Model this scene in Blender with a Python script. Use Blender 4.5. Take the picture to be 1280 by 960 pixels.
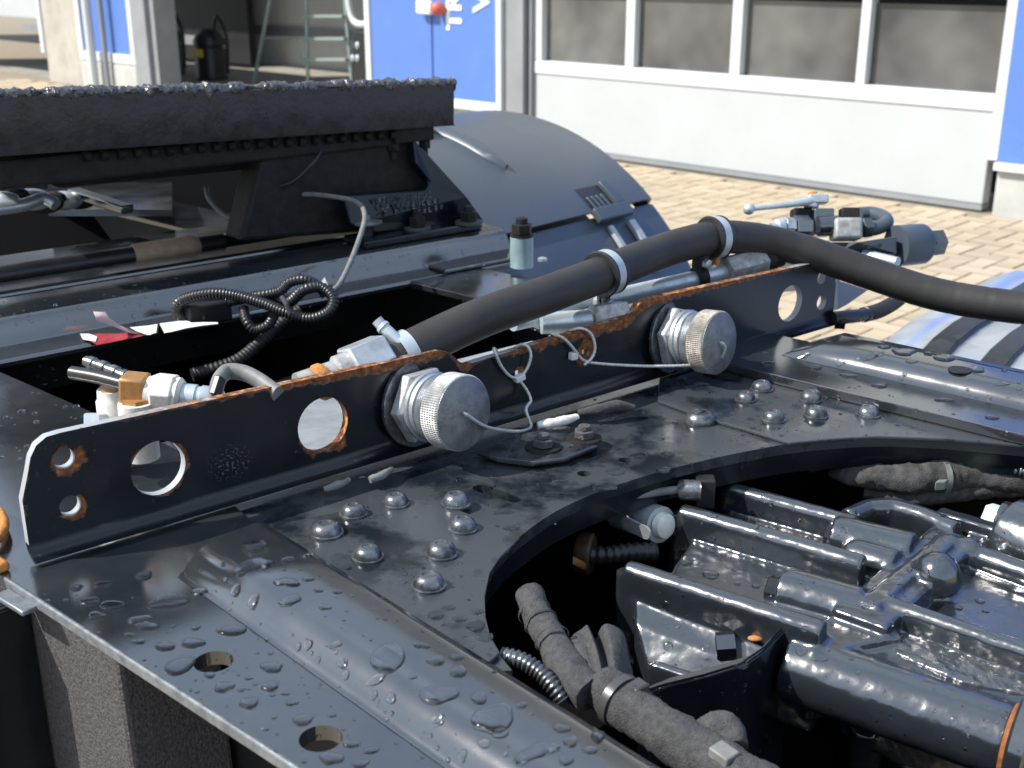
import bpy, bmesh, math, random
from mathutils import Vector, Matrix, noise
V = Vector
rnd = random.Random(7)
for o in list(bpy.data.objects): bpy.data.objects.remove(o)
sc = bpy.context.scene
col = sc.collection
# ---------------------------------------------------------------- camera, sky, sun, exposure
FPX = 1500.0; PITCH = math.atan(530 / FPX); CAMH = 0.42
cam_d = bpy.data.cameras.new('camera'); cam = bpy.data.objects.new('camera', cam_d); col.objects.link(cam)
cam.location = (0, 0, CAMH); cam.rotation_euler = (math.pi / 2 - PITCH, 0, 0)
cam_d.sensor_width = 36; cam_d.lens = FPX / 1280 * 36
cam_d.clip_start = 0.02; cam_d.clip_end = 800
cam_d.dof.use_dof = True; cam_d.dof.focus_distance = 1.02; cam_d.dof.aperture_fstop = 13
sc.camera = cam
SUN = V((-0.66, -0.11, 0.66)).normalized()          # towards the sun
w = bpy.data.worlds.new('World'); sc.world = w; w.use_nodes = True
nt = w.node_tree
sky = nt.nodes.new('ShaderNodeTexSky'); sky.sky_type = 'NISHITA'; sky.sun_disc = False
sky.sun_elevation = math.asin(SUN.z); sky.sun_rotation = math.atan2(SUN.x, SUN.y)
sky.air_density = 1.0; sky.dust_density = 1.0; sky.ozone_density = 1.0
# broken fair-weather cloud over the whole sky
tcw = nt.nodes.new('ShaderNodeTexCoord'); mpw = nt.nodes.new('ShaderNodeMapping'); mpw.inputs['Scale'].default_value = (1, 1, 2.2)
nzw = nt.nodes.new('ShaderNodeTexNoise'); nzw.inputs['Scale'].default_value = 2.6; nzw.inputs['Detail'].default_value = 7; nzw.inputs['Roughness'].default_value = .58
mrw = nt.nodes.new('ShaderNodeMapRange'); mrw.interpolation_type = 'SMOOTHSTEP'; mrw.inputs[1].default_value = .42; mrw.inputs[2].default_value = .68; mrw.inputs[3].default_value = .5
mxw = nt.nodes.new('ShaderNodeMix'); mxw.data_type = 'RGBA'; mxw.inputs['B'].default_value = (4.6, 5.6, 6.9, 1)
nt.links.new(tcw.outputs['Generated'], mpw.inputs[0]); nt.links.new(mpw.outputs[0], nzw.inputs['Vector']); nt.links.new(nzw.outputs['Fac'], mrw.inputs[0])
nt.links.new(mrw.outputs[0], mxw.inputs['Factor']); nt.links.new(sky.outputs[0], mxw.inputs['A']); nt.links.new(mxw.outputs['Result'], nt.nodes['Background'].inputs[0])
nt.nodes['Background'].inputs[1].default_value = 0.13
sd = bpy.data.lights.new('sun', 'SUN'); sd.energy = 5.0; sd.angle = math.radians(0.5); sd.color = (1, 0.965, 0.91)
so = bpy.data.objects.new('sun', sd); col.objects.link(so); so.rotation_euler = SUN.to_track_quat('Z', 'Y').to_euler()
so.location = SUN * 20
vs = sc.view_settings; vs.view_transform = 'Standard'; vs.look = 'None'; vs.gamma = 1; vs.exposure = 0.55; vs.use_curve_mapping = False
sc.render.engine = 'CYCLES'
sc.cycles.max_bounces = 8; sc.cycles.glossy_bounces = 4; sc.cycles.transmission_bounces = 6; sc.cycles.transparent_max_bounces = 8
sc.cycles.sample_clamp_indirect = 6.0
# ---------------------------------------------------------------- where things stand
CAM = V((0, 0, CAMH))
FW = V((0, math.cos(PITCH), -math.sin(PITCH))); UP = V((0, math.sin(PITCH), math.cos(PITCH))); RX = V((1, 0, 0))
def ray(u, v): return FW + RX * ((u - 640) / FPX) - UP * ((v - 480) / FPX)
def P(u, v, z=0.0):
    d = ray(u, v); return CAM + d * ((z - CAMH) / d.z)
def PD(u, v, t): return CAM + ray(u, v) * t
def PL(u, v, o, n):
    d = ray(u, v); return CAM + d * ((o - CAM).dot(n) / d.dot(n))
def pix(p):
    d = p - CAM; t = d.dot(FW); return 640 + FPX * d.dot(RX) / t, 480 - FPX * d.dot(UP) / t, t
Z = V((0, 0, 1))
R_ = V((.753, -.658, 0)).normalized(); Q_ = V((.658, .753, 0)).normalized()   # along the rails, across the frame
def T(r, q, z): return R_ * r + Q_ * q + Z * z
def RQ(u, v, z=0):
    p = P(u, v, z); return p.dot(R_), p.dot(Q_)
A0 = P(20, 720); A_ = (P(1040, 412) - A0).normalized(); N_ = V((A_.y, -A_.x, 0))  # bracket base, its run, towards the viewer
B_ = -N_
def S(s, d, z): return A0 + A_ * s + N_ * d + Z * z
def PS(u, v):
    p = PL(u, v, A0, N_) - A0; return p.dot(A_), p.z
GZ = -1.0
G0 = P(1222, 268, GZ); WD = (P(800, 208, GZ) - G0).normalized(); NW = V((-WD.y, WD.x, 0))
if NW.dot(CAM - G0) < 0: NW = -NW
def Wp(s, z, o=0): return G0 + WD * s + NW * o + Z * (z - GZ)
def ws(u, v): return (PL(u, v, G0, NW) - G0).dot(WD)
def wz(u, v): return PL(u, v, G0, NW).z
# ---------------------------------------------------------------- materials
MT = {}
def mat(name, c, rough=.5, metal=0.0, ior=1.5, coat=0.0, c2=None, vs=30, vlo=.35, vhi=.65, bump=0.0, bs=150, rv=0.0, det=4, stretch=None, croh=.05):
    m = bpy.data.materials.new(name); m.use_nodes = True; t = m.node_tree; N = t.nodes; L = t.links
    b = N['Principled BSDF']
    b.inputs['Base Color'].default_value = (*c, 1); b.inputs['Roughness'].default_value = rough
    b.inputs['Metallic'].default_value = metal; b.inputs['IOR'].default_value = ior
    b.inputs['Coat Weight'].default_value = coat; b.inputs['Coat Roughness'].default_value = croh
    tc = N.new('ShaderNodeTexCoord'); src = tc.outputs['Object']
    if stretch:
        mp = N.new('ShaderNodeMapping'); mp.inputs['Scale'].default_value = stretch; L.new(src, mp.inputs[0]); src = mp.outputs[0]
    nz = None
    if c2 or rv:
        nz = N.new('ShaderNodeTexNoise'); nz.inputs['Scale'].default_value = vs; nz.inputs['Detail'].default_value = det + 2; nz.inputs['Roughness'].default_value = .62
        L.new(src, nz.inputs['Vector'])
        mr = N.new('ShaderNodeMapRange'); mr.inputs[1].default_value = vlo; mr.inputs[2].default_value = vhi; L.new(nz.outputs['Fac'], mr.inputs[0])
        if c2:
            mx = N.new('ShaderNodeMix'); mx.data_type = 'RGBA'; mx.inputs['A'].default_value = (*c, 1); mx.inputs['B'].default_value = (*c2, 1)
            L.new(mr.outputs[0], mx.inputs['Factor']); L.new(mx.outputs['Result'], b.inputs['Base Color'])
        if rv:
            r2 = N.new('ShaderNodeMapRange'); r2.inputs[3].default_value = max(.02, rough - rv); r2.inputs[4].default_value = min(1, rough + rv)
            L.new(mr.outputs[0], r2.inputs[0]); L.new(r2.outputs[0], b.inputs['Roughness'])
    if bump:
        n2 = N.new('ShaderNodeTexNoise'); n2.inputs['Scale'].default_value = bs; n2.inputs['Detail'].default_value = det; L.new(src, n2.inputs['Vector'])
        bp = N.new('ShaderNodeBump'); bp.inputs['Strength'].default_value = min(1, bump); bp.inputs['Distance'].default_value = .002 * max(1, bump)
        L.new(n2.outputs['Fac'], bp.inputs['Height']); L.new(bp.outputs[0], b.inputs['Normal'])
    MT[name] = m; return m
mat('paint', (.010, .013, .016), .13, 0, 2.4, c2=(.024, .026, .028), vs=11, bump=.03, bs=900, rv=.05)
mat('paint_dust', (.008, .011, .015), .16, 0, 1.6, c2=(.036, .040, .044), vs=13, vlo=.42, vhi=.52, bump=.03, bs=900, rv=.12, det=3)
mat('paint_dark', (.004, .006, .009), .2, 0, 1.45, c2=(.008, .010, .013), vs=20, rv=.06)
mat('reflect_grey', (.20, .225, .24), .12, 0, 1.7, c2=(.28, .30, .31), vs=30, bump=.5, bs=40, rv=.06)  # pale grey that paints in the sky reflected by wet metal
mat('black', (.005, .005, .006), .6, c2=(.010, .010, .011))
mat('shade_black', (.004, .004, .0045), .95, 0, 1.12)  # near-black base that paints the shade of deep gaps
mat('cast', (.018, .022, .028), .19, 0, 2.2, c2=(.011, .014, .017), vs=25, bump=.12, bs=110, rv=.07)
mat('cast_rough', (.026, .031, .037), .24, 0, 2.0, c2=(.045, .047, .05), vs=60, bump=.5, bs=180, rv=.1)
mat('edge', (.26, .275, .29), .45, .5, c2=(.14, .15, .16), vs=80, bump=.2, bs=400)
mat('bolt', (.24, .25, .26), .3, .75, c2=(.05, .055, .06), vs=90, rv=.12, bump=.1, bs=500)
mat('zinc', (.56, .58, .60), .42, .75, c2=(.36, .38, .40), vs=60, rv=.12, bump=.12, bs=300)
mat('zinc_white', (.44, .44, .43), .55, .45, c2=(.25, .245, .235), vs=110, rv=.12, bump=.25, bs=420)
mat('zinc_dirty', (.32, .30, .27), .6, .35, c2=(.18, .16, .14), vs=140, rv=.1, bump=.3, bs=420)
mat('alu_face', (.13, .135, .14), .45, .55, c2=(.30, .30, .30), vs=55, vlo=.3, vhi=.72, rv=.15, bump=.25, bs=350, det=6)
mat('galv', (.56, .62, .64), .4, .55, c2=(.40, .46, .49), vs=45, rv=.1, bump=.06, bs=200)
mat('wire', (.62, .61, .58), .45, .35, c2=(.45, .44, .40), vs=300)
mat('rubber', (.017, .0155, .0145), .55, c2=(.030, .027, .024), vs=18, bump=.15, bs=700, stretch=(1, 1, 1))
mat('plastic', (.012, .012, .013), .38, c2=(.022, .022, .022), vs=60)
mat('grey_plastic', (.13, .13, .125), .55, c2=(.19, .19, .18), vs=90, bump=.1)
mat('fender', (.050, .064, .080), .36, 0, 1.5, c2=(.060, .075, .092), vs=5, bump=.06, bs=900, rv=.05)
mat('fender_light', (.42, .44, .46), .35, c2=(.34, .36, .38))
mat('grease', (.020, .018, .020), .42, c2=(.036, .032, .035), vs=45, bump=.4, bs=160, rv=.12)
mat('grease_top', (.020, .018, .017), .2, 0, 1.9, c2=(.07, .066, .062), vs=120, bump=1.0, bs=260, rv=.12)
mat('iron', (.011, .0105, .011), .6, 0, 1.3, c2=(.022, .020, .0185), vs=60, bump=.4, bs=200)
mat('rust', (.34, .12, .028), .85, c2=(.52, .22, .05), vs=160, bump=.5, bs=400)
mat('rust_dark', (.15, .05, .016), .85, c2=(.28, .10, .025), vs=160, bump=.5, bs=400)
mat('white_fit', (.74, .72, .66), .45, c2=(.58, .55, .48), vs=120, bump=.15, bs=300)
mat('brass', (.42, .22, .08), .42, .35, c2=(.30, .15, .05), vs=130, rv=.1)
mat('teal', (.22, .33, .35), .4, .35, c2=(.30, .40, .40), vs=50, rv=.1)
mat('pale_green', (.55, .68, .60), .45, .1, c2=(.05, .42, .34), vs=60, vlo=.5, vhi=.62)
mat('fabric', (.038, .038, .040), .95, c2=(.072, .071, .071), vs=220, bump=.8, bs=900)
mat('fabric_dark', (.035, .034, .033), .95, c2=(.075, .072, .07), vs=120, bump=.8, bs=900)
mat('tie', (.05, .05, .05), .3)
mat('rough_steel', (.042, .037, .039), .7, .1, c2=(.095, .088, .09), vs=330, bump=.9, bs=420)
mat('paper', (.72, .70, .68), .7, c2=(.55, .52, .5), vs=60); mat('paper_pink', (.48, .30, .29), .7, c2=(.56, .44, .42), vs=50); mat('paper_red', (.25, .012, .02), .55, c2=(.33, .05, .06), vs=50)
mat('alu_tank', (.86, .88, .90), .36, 1.0, c2=(.72, .75, .78), vs=10, rv=.04)
mat('door_white', (.45, .475, .475), .45, c2=(.42, .445, .445), vs=2, bump=.05, bs=300)
mat('frame_white', (.58, .60, .60), .4); mat('frame_grey', (.27, .28, .29), .4, c2=(.22, .23, .24), vs=3)
mat('blue', (.095, .19, .50), .42, c2=(.085, .172, .46), vs=3, bump=.03)
mat('concrete', (.43, .40, .34), .85, c2=(.34, .31, .27), vs=4, bump=.4, bs=60)
mat('plinth', (.48, .48, .45), .8, c2=(.40, .40, .37), vs=5, bump=.2, bs=80)
mat('cladding', (.10, .105, .115), .5, c2=(.085, .09, .1), vs=1)
mat('room', (.74, .72, .66), .8, c2=(.62, .60, .54), vs=1.5); mat('floor_int', (.34, .32, .28), .7, c2=(.24, .23, .2), vs=3)
mat('asphalt_joint', (.29, .24, .17), .95, c2=(.23, .19, .135), vs=20, bump=.5, bs=200)
mat('paver', (.45, .36, .245), .85, c2=(.37, .295, .20), vs=2.2, bump=.4, bs=60)
mat('paver_b', (.41, .33, .225), .85, c2=(.34, .27, .185), vs=3.2, bump=.4, bs=60)
mat('paver_c', (.48, .395, .275), .85, c2=(.41, .33, .23), vs=2.6, bump=.4, bs=60)
mat('ladder', (.30, .36, .33), .45, .3); mat('yellow', (.62, .42, .03), .5); mat('red', (.50, .10, .06), .5); mat('lettering', (.86, .88, .9), .5)
mat('letter_faded', (.55, .60, .72), .6)
mat('leather', (.07, .035, .015), .5, c2=(.03, .016, .008), vs=80)
mat('sleeve', (.30, .19, .12), .7, c2=(.40, .27, .18), vs=60, bump=.3)
def glassy(name, ior, c, rough=0.0):
    m = mat(name, c, rough, 0, ior); m.node_tree.nodes['Principled BSDF'].inputs['Transmission Weight'].default_value = 1.0; return m
glassy('water', 1.33, (.97, .98, 1), .07)
mat('pane', (.045, .046, .046), .05, 0, 1.7, c2=(.17, .168, .158), vs=1.1, vlo=.35, vhi=.7, det=1)  # pale clouding in the colour imitates hazy reflections
# ---------------------------------------------------------------- object helpers
def tag(o, label=None, cat=None, group=None, kind=None):
    if label: o['label'] = label
    if cat: o['category'] = cat
    if group: o['group'] = group
    if kind: o['kind'] = kind
    return o
def thing(name, label, cat, loc, group=None):
    o = bpy.data.objects.new(name, None); o.empty_display_size = .02; col.objects.link(o); o.location = loc; o['_o'] = list(loc)
    return tag(o, label, cat, group)
class MB:
    def __init__(s): s.v = []; s.f = []
    def add(s, vs, fs):
        n = len(s.v); s.v += [V(p) for p in vs]; s.f += [tuple(i + n for i in f) for f in fs]; return s
    def box(s, c, X, Y, Zv, hx, hy, hz):
        c = V(c); p = [c + X * (hx * i) + Y * (hy * j) + Zv * (hz * k) for k in (-1, 1) for j in (-1, 1) for i in (-1, 1)]
        return s.add(p, [(0, 2, 3, 1), (4, 5, 7, 6), (0, 1, 5, 4), (2, 6, 7, 3), (0, 4, 6, 2), (1, 3, 7, 5)])
    def bar(s, p0, p1, w, h, up=Z):          # box from p0 to p1
        d = (p1 - p0); l = d.length; d = d / l; sd_ = d.cross(up).normalized(); u2 = sd_.cross(d)
        return s.box((p0 + p1) / 2, d, sd_, u2, l / 2, w / 2, h / 2)
    def lathe(s, p0, ax, prof, n=32, phase=0, cap0=True, cap1=True, ref=None):
        ax = V(ax).normalized(); e = (ref if ref else (Z if abs(ax.z) < .9 else RX)); x = (e - ax * e.dot(ax)).normalized(); y = ax.cross(x)
        vs = []; fs = []
        for d, r in prof:
            for k in range(n):
                a = phase + 2 * math.pi * k / n; vs.append(p0 + ax * d + x * (r * math.cos(a)) + y * (r * math.sin(a)))
        for i in range(len(prof) - 1):
            for k in range(n):
                k2 = (k + 1) % n; fs.append((i * n + k, i * n + k2, (i + 1) * n + k2, (i + 1) * n + k))
        if cap0: fs.append(tuple(reversed(range(n))))
        if cap1: fs.append(tuple((len(prof) - 1) * n + k for k in range(n)))
        return s.add(vs, fs)
    def cyl(s, p0, p1, r0, r1=None, n=24, phase=0):
        d = p1 - p0; return s.lathe(p0, d, [(0, r0), (d.length, r0 if r1 is None else r1)], n, phase)
    def hexn(s, p0, p1, R, phase=0, ch=.12):   # chamfered hexagon nut
        d = p1 - p0; l = d.length; c = R * ch
        s.lathe(p0, d, [(0, R - c), (c * .6, R), (l - c * .6, R), (l, R - c)], 6, phase); return s
    def tube(s, path, r, n=12, caps=True, flat=None):
        m = len(path); rr = r if isinstance(r, (list, tuple)) else [r] * m
        tg = []
        for i in range(m):
            d = path[min(i + 1, m - 1)] - path[max(i - 1, 0)]; tg.append(d.normalized())
        x = Z if abs(tg[0].z) < .9 else RX
        x = (x - tg[0] * x.dot(tg[0])).normalized(); vs = []; fs = []
        for i in range(m):
            x = (x - tg[i] * x.dot(tg[i])).normalized(); y = tg[i].cross(x)
            for k in range(n):
                a = 2 * math.pi * k / n; vs.append(path[i] + x * (rr[i] * math.cos(a)) * (flat or 1) + y * (rr[i] * math.sin(a)))
        for i in range(m - 1):
            for k in range(n):
                k2 = (k + 1) % n; fs.append((i * n + k, i * n + k2, (i + 1) * n + k2, (i + 1) * n + k))
        if caps: fs.append(tuple(reversed(range(n)))); fs.append(tuple((m - 1) * n + k for k in range(n)))
        return s.add(vs, fs)
    def prism(s, pts, off):                    # polygon of world points pushed along off
        n = len(pts); s.add(list(pts) + [p + off for p in pts], [tuple(range(n)), tuple(reversed(range(n, 2 * n)))] + [(k, n + k, n + (k + 1) % n, (k + 1) % n) for k in range(n)]); return s
    def loft(s, secs, closed=False, caps=True):
        m = len(secs[0]); vs = [p for q in secs for p in q]; fs = []
        kk = m if closed else m - 1
        for i in range(len(secs) - 1):
            for k in range(kk):
                k2 = (k + 1) % m; fs.append((i * m + k, i * m + k2, (i + 1) * m + k2, (i + 1) * m + k))
        if caps and closed: fs.append(tuple(reversed(range(m)))); fs.append(tuple((len(secs) - 1) * m + k for k in range(m)))
        return s.add(vs, fs)
    def ball(s, c, r, n=16, sc=(1, 1, 1)):
        bm = bmesh.new(); bmesh.ops.create_icosphere(bm, subdivisions=3, radius=r)
        bm.verts.ensure_lookup_table()
        s.add([c + V((v.co.x * sc[0], v.co.y * sc[1], v.co.z * sc[2])) for v in bm.verts], [tuple(v.index for v in f.verts) for f in bm.faces]); bm.free(); return s
    def build(s, name, m, parent=None, origin=None, smooth=38, bevel=0, seg=2, fix=True):
        o0 = V(root_origin(parent)) if parent else V(origin if origin is not None else (0, 0, 0))
        me = bpy.data.meshes.new(name); me.from_pydata([p - o0 for p in s.v], [], s.f); me.update()
        if fix:
            bm = bmesh.new(); bm.from_mesh(me); bmesh.ops.recalc_face_normals(bm, faces=bm.faces[:]); bm.to_mesh(me); bm.free()
        if smooth:
            me.polygons.foreach_set('use_smooth', [True] * len(me.polygons)); me.set_sharp_from_angle(angle=math.radians(smooth))
        me.materials.append(MT[m] if isinstance(m, str) else m)
        ob = bpy.data.objects.new(name, me); col.objects.link(ob)
        if parent: ob.parent = parent
        else: ob.location = o0; ob['_o'] = list(o0)
        if bevel:
            bv = ob.modifiers.new('bevel', 'BEVEL'); bv.width = bevel; bv.segments = seg; bv.limit_method = 'ANGLE'; bv.angle_limit = math.radians(40)
        return ob
def root_origin(o):
    while o.parent: o = o.parent
    return o['_o']
def place(mesh, name, parent, loc, rot=None, scale=None):   # another object on shared mesh data, loc in world
    ob = bpy.data.objects.new(name, mesh); col.objects.link(ob)
    if parent: ob.parent = parent; loc = V(loc) - V(root_origin(parent))
    ob.location = loc
    if rot is not None: ob.rotation_mode = 'QUATERNION'; ob.rotation_quaternion = rot
    if scale is not None: ob.scale = scale
    return ob
def catmull(pts, step=.004, closed=False):
    out = []; n = len(pts)
    for i in range(n - 1):
        p0 = pts[max(i - 1, 0)]; p1 = pts[i]; p2 = pts[i + 1]; p3 = pts[min(i + 2, n - 1)]
        k = max(2, int((p2 - p1).length / step))
        for j in range(k):
            t = j / k
            out.append(.5 * ((2 * p1) + (p2 - p0) * t + (2 * p0 - 5 * p1 + 4 * p2 - p3) * t * t + (3 * p1 - p0 - 3 * p2 + p3) * t ** 3))
    out.append(V(pts[-1])); return out
def corrugated(mb, pts, r, pitch=.0034, n=12, depth=.16):
    pa = catmull(pts, pitch / 4); rr = [r * (1 - depth * (1 if (i % 4) in (2, 3) else 0)) for i in range(len(pa))]
    return mb.tube(pa, rr, n)
def struct(o): o['kind'] = 'structure'; return o
def fbm(p, s, seed=0): return noise.fractal(V((p.x * s + seed, p.y * s - seed, p.z * s + 2 * seed)), .6, 2.1, 4)
# ================================================================ GROUND
g = MB().add([V((-400, -400, GZ)), V((400, -400, GZ)), V((400, 400, GZ)), V((-400, 400, GZ))], [(0, 1, 2, 3)]).build('ground', 'asphalt_joint', origin=(0, 0, GZ), smooth=0)
struct(g)
def paver_mesh(lx, ly, mname):
    bm = bmesh.new(); bmesh.ops.create_cube(bm, size=1)
    for v in bm.verts:
        k = .93 if v.co.z > 0 else 1
        v.co = V((v.co.x * (lx - .010) * (1 if v.co.z < 0 else 1 - .008 / lx), v.co.y * (ly - .010) * (1 if v.co.z < 0 else 1 - .008 / ly), v.co.z * .03))
    me = bpy.data.meshes.new('paver'); bm.to_mesh(me); bm.free(); me.materials.append(MT[mname]); return me
PU = .105
PM = [[paver_mesh(2 * PU, PU, n) for n in ('paver', 'paver_b', 'paver_c')], [paver_mesh(PU, 2 * PU, n) for n in ('paver', 'paver_b', 'paver_c')]]
wrot = Matrix((( -WD.x, NW.x, 0), (-WD.y, NW.y, 0), (0, 0, 1))).to_quaternion()
cands = []
for i in range(-70, 115):
    for j in range(1, 62):
        d = (i - j) % 4
        if d == 0: s, o, k = i + 1, j + .5, 0
        elif d == 3: s, o, k = i + .5, j + 1, 1
        else: continue
        p = Wp(s * PU, GZ + .012, .02 + o * PU); u, v, t = pix(p)
        if t < .5 or not (-120 < u < 1400 and v < 1000): continue
        vis = (0 < u < 1290) and ((u > 745 and v < 300) or (u > 1030 and v < 430))
        cands.append((not vis, t, p, k))
cands.sort(key=lambda c: (c[0], c[1]))
far = MB(); far_k = []
nvis = 0
for n, (nv, t, p, k) in enumerate(cands):
    p = p + Z * rnd.uniform(-.002, .002)
    if n < 296 and not nv: place(PM[k][rnd.choice((0, 0, 1, 2))], 'paver', g, p, wrot)
    else:
        lx, ly = ((2 * PU, PU) if k == 0 else (PU, 2 * PU))
        far.box(p, -WD, NW, Z, lx / 2 - .006, ly / 2 - .006, .0155)
far.v and tag(far.build('paver_field', 'paver', g, smooth=0, fix=False), kind='stuff')
# ================================================================ WORKSHOP BUILDING
def wbox(mb, s0, s1, z0, z1, o0, o1): return mb.box(Wp((s0 + s1) / 2, (z0 + z1) / 2, (o0 + o1) / 2), WD, NW, Z, abs(s1 - s0) / 2, abs(o1 - o0) / 2, abs(z1 - z0) / 2)
bl = thing('workshop_building', 'workshop hall with white sectional door and blue wall panels across the yard', 'building', Wp(0, GZ, 0))
TOP = 5.6
sDR = ws(1240, 120); sDL = ws(664, 70)                    # sectional door
sB1 = ws(632, 70); sB0 = ws(462, 50)                      # blue leaf
sO1 = ws(457, 50); sO0 = ws(196, 50); sPil = ws(173, 60); sBl = ws(101, 40); sCo = ws(60, 60)
doorH = GZ + 4.2; openH = GZ + 4.0
# walls (one mesh each stretch of wall)
m = MB()
wbox(m, sDR - 9, sDR - .38, wz(1262, 207), TOP, -.30, -.02); m.build('wall', 'blue', bl, smooth=0)
m = MB(); wbox(m, sDR - .38, sO0 + .0, doorH, TOP, -.30, -.02); m.build('wall', 'cladding', bl, smooth=0)
m = MB(); wbox(m, sO0, sBl + 14, openH, TOP, -.30, -.025); m.build('wall', 'cladding', bl, smooth=0)
for k in range(7):
    m = MB(); wbox(m, sDR - 9, sBl + 14, 3.25 + k * .35, 3.25 + k * .35 + .02, -.02, .012); m.build('cladding_rib', 'cladding', bl, smooth=0)
m = MB(); wbox(m, sDR - 9, sBl + 14, TOP, TOP + .18, -.5, .12); m.build('roof_edge', 'frame_grey', bl, smooth=0)
m = MB(); wbox(m, sDR - 9, sBl + 14, TOP + .18, TOP + .22, -12, -.4); m.build('roof', 'cladding', bl, smooth=0)
m = MB(); wbox(m, sDR - 9, sDR - .10, GZ, wz(1262, 213), -.30, .03); m.build('plinth', 'plinth', bl, smooth=0, bevel=.01)
m = MB(); wbox(m, sDR - 9, sDR - .09, wz(1262, 213) + .002, wz(1262, 203), -.30, .07); m.build('sill', 'frame_white', bl, smooth=0)
m = MB(); wbox(m, sDR - .38, sDR - .02, wz(1262, 203) + .002, doorH, -.2, .0); m.build('door_jamb', 'frame_white', bl, smooth=0)
m = MB(); wbox(m, sDR - 9, sDR - .085, wz(1262, 203) + .004, TOP - .1, -.02, .02); m.build('blue_panel', 'blue', bl, smooth=0)
# sectional door
zp0 = wz(930, 96); zp1 = wz(1150, 6); zb = wz(1000, 237) + .02
dr = MB(); wbox(dr, sDR, sDL + .02, GZ + .05, zp0 - .10, -.16, -.06); door = dr.build('sectional_door', 'door_white', bl, smooth=0, bevel=.006)
m = MB(); wbox(m, sDR, sDL + .02, GZ + .014, GZ + .048, -.16, -.055); m.build('bottom_seal', 'frame_grey', door, smooth=0)
cols = [(ws(1247, 60) , ws(1080, 50)), (ws(1068, 50), ws(921, 45)), (ws(908, 45), ws(787, 40)), (ws(776, 40), ws(671, 35))]
rows = [(zp0, zp1), (zp1 + .14, zp1 + .14 + (zp1 - zp0)), (zp1 + .28 + (zp1 - zp0), zp1 + .28 + 2 * (zp1 - zp0))]
for ri, (z0, z1) in enumerate(rows):
    for (a, b) in cols:
        m = MB(); wbox(m, a, b, z0, z1, -.14, -.115); m.build('pane', 'pane', door, smooth=0)
    m = MB(); wbox(m, sDR, sDL + .02, z0 - .098, z0, -.15, -.05); m.build('door_rail', 'frame_white', door, smooth=0, bevel=.008)
    edges = [sDR] + [x for c in cols for x in c] + [sDL + .02]
    for e in range(0, len(edges), 2):
        m = MB(); wbox(m, edges[e], edges[e + 1], z0 + .001, z1 + .041, -.15, -.055); m.build('mullion', 'frame_white', door, smooth=0, bevel=.006)
m = MB(); wbox(m, sDR, sDL + .02, rows[2][1] + .042, doorH, -.16, -.06); m.build('top_panel', 'door_white', door, smooth=0)
m = MB(); wbox(m, sDL + .022, ws(659, 60), GZ, doorH, -.10, -.02); m.build('door_guide', 'frame_grey', bl, smooth=0, bevel=.006)
m = MB(); wbox(m, ws(656, 60), sB1 + .004, GZ, doorH, -.2, .02); m.build('pillar', 'frame_grey', bl, smooth=0, bevel=.006)
m = MB(); wbox(m, ws(659, 60) , ws(656, 60), GZ, doorH, -.2, -.08); m.build('door_gasket', 'black', bl, smooth=0)
# dark hall behind the panes
m = MB(); wbox(m, sDR, sDL, GZ + .06, doorH, -.5, -.45); m.build('hall_backing', 'cladding', bl, smooth=0)
# blue leaf
lf = thing('blue_door_leaf', 'bright blue steel door leaf with white frame and white upright lettering', 'door', Wp(sB1, wz(635, 138), .03))
zl = wz(634, 134)
sbm = ws(545, 50)
m = MB(); wbox(m, sB1 + .06, sbm - .012, zl + .03, 2.3, -.02, .04); m.build('leaf_panel', 'blue', lf, smooth=0, bevel=.004)
m = MB(); wbox(m, sbm + .012, sB0 - .07, zl + .03, 2.3, -.02, .04); m.build('leaf_panel', 'blue', lf, smooth=0, bevel=.004)
m = MB(); wbox(m, sbm - .012, sbm + .012, zl + .03, 2.3, -.02, .028); m.build('leaf_seam', 'blue', lf, smooth=0)
for (a, b, c, d) in ((sB1, sB1 + .058, zl - .05, 2.3), (sB0 - .068, sB0, zl - .05, 2.3), (sB1 + .06, sB0 - .07, zl - .05, zl + .028)):
    m = MB(); wbox(m, a, b, c, d, -.02, .055); m.build('frame', 'frame_white', lf, smooth=0, bevel=.006)
m = MB(); m.bar(PL(522, 8, G0 + NW * .09, NW), PL(540, 10, G0 + NW * .09, NW), .05, .11); hd = m.build('handle', 'lettering', lf, bevel=.015)
m = MB(); m.ball(PL(548, 11, G0 + NW * .09, NW), .055, sc=(1.1, .8, 1)); m.build('grip', 'red', hd)
m = MB(); m.bar(Wp(ws(535, 10), wz(535, 10), .04), Wp(ws(535, 10), wz(535, 10), .09), .04, .04); m.build('mount', 'frame_grey', hd)
def letters(txt, s, z, size, mt, parent, name):
    cu = bpy.data.curves.new(name, 'FONT'); cu.body = txt; cu.size = size; cu.extrude = .003; cu.offset = size * .035
    ob = bpy.data.objects.new(name, cu); col.objects.link(ob)
    # reads upwards: text x axis = +z, text up axis = +WD (left)
    me_ = None
    M = Matrix(((0, WD.x, NW.x), (0, WD.y, NW.y), (1, WD.z, NW.z))).to_4x4()
    ob.parent = parent; M.translation = Wp(s, z, .044) - V(root_origin(parent)); 
    bpy.context.view_layer.update(); me_ = bpy.data.meshes.new_from_object(ob.evaluated_get(bpy.context.evaluated_depsgraph_get())); bpy.data.objects.remove(ob)
    me_.materials.clear(); me_.materials.append(MT[mt]); ob = bpy.data.objects.new(name, me_); col.objects.link(ob); ob.parent = parent; ob.matrix_local = M; return ob
letters('TR', ws(581, 20), wz(572, 37), .235, 'lettering', lf, 'lettering')
letters('V', ws(616, 8), wz(606, 15), .25, 'letter_faded', lf, 'lettering')
m = MB(); wbox(m, sB1 + .004, sB0 + .0, GZ, zl - .055, -.2, .0); m.build('plinth', 'plinth', bl, smooth=0, bevel=.01)
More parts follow.
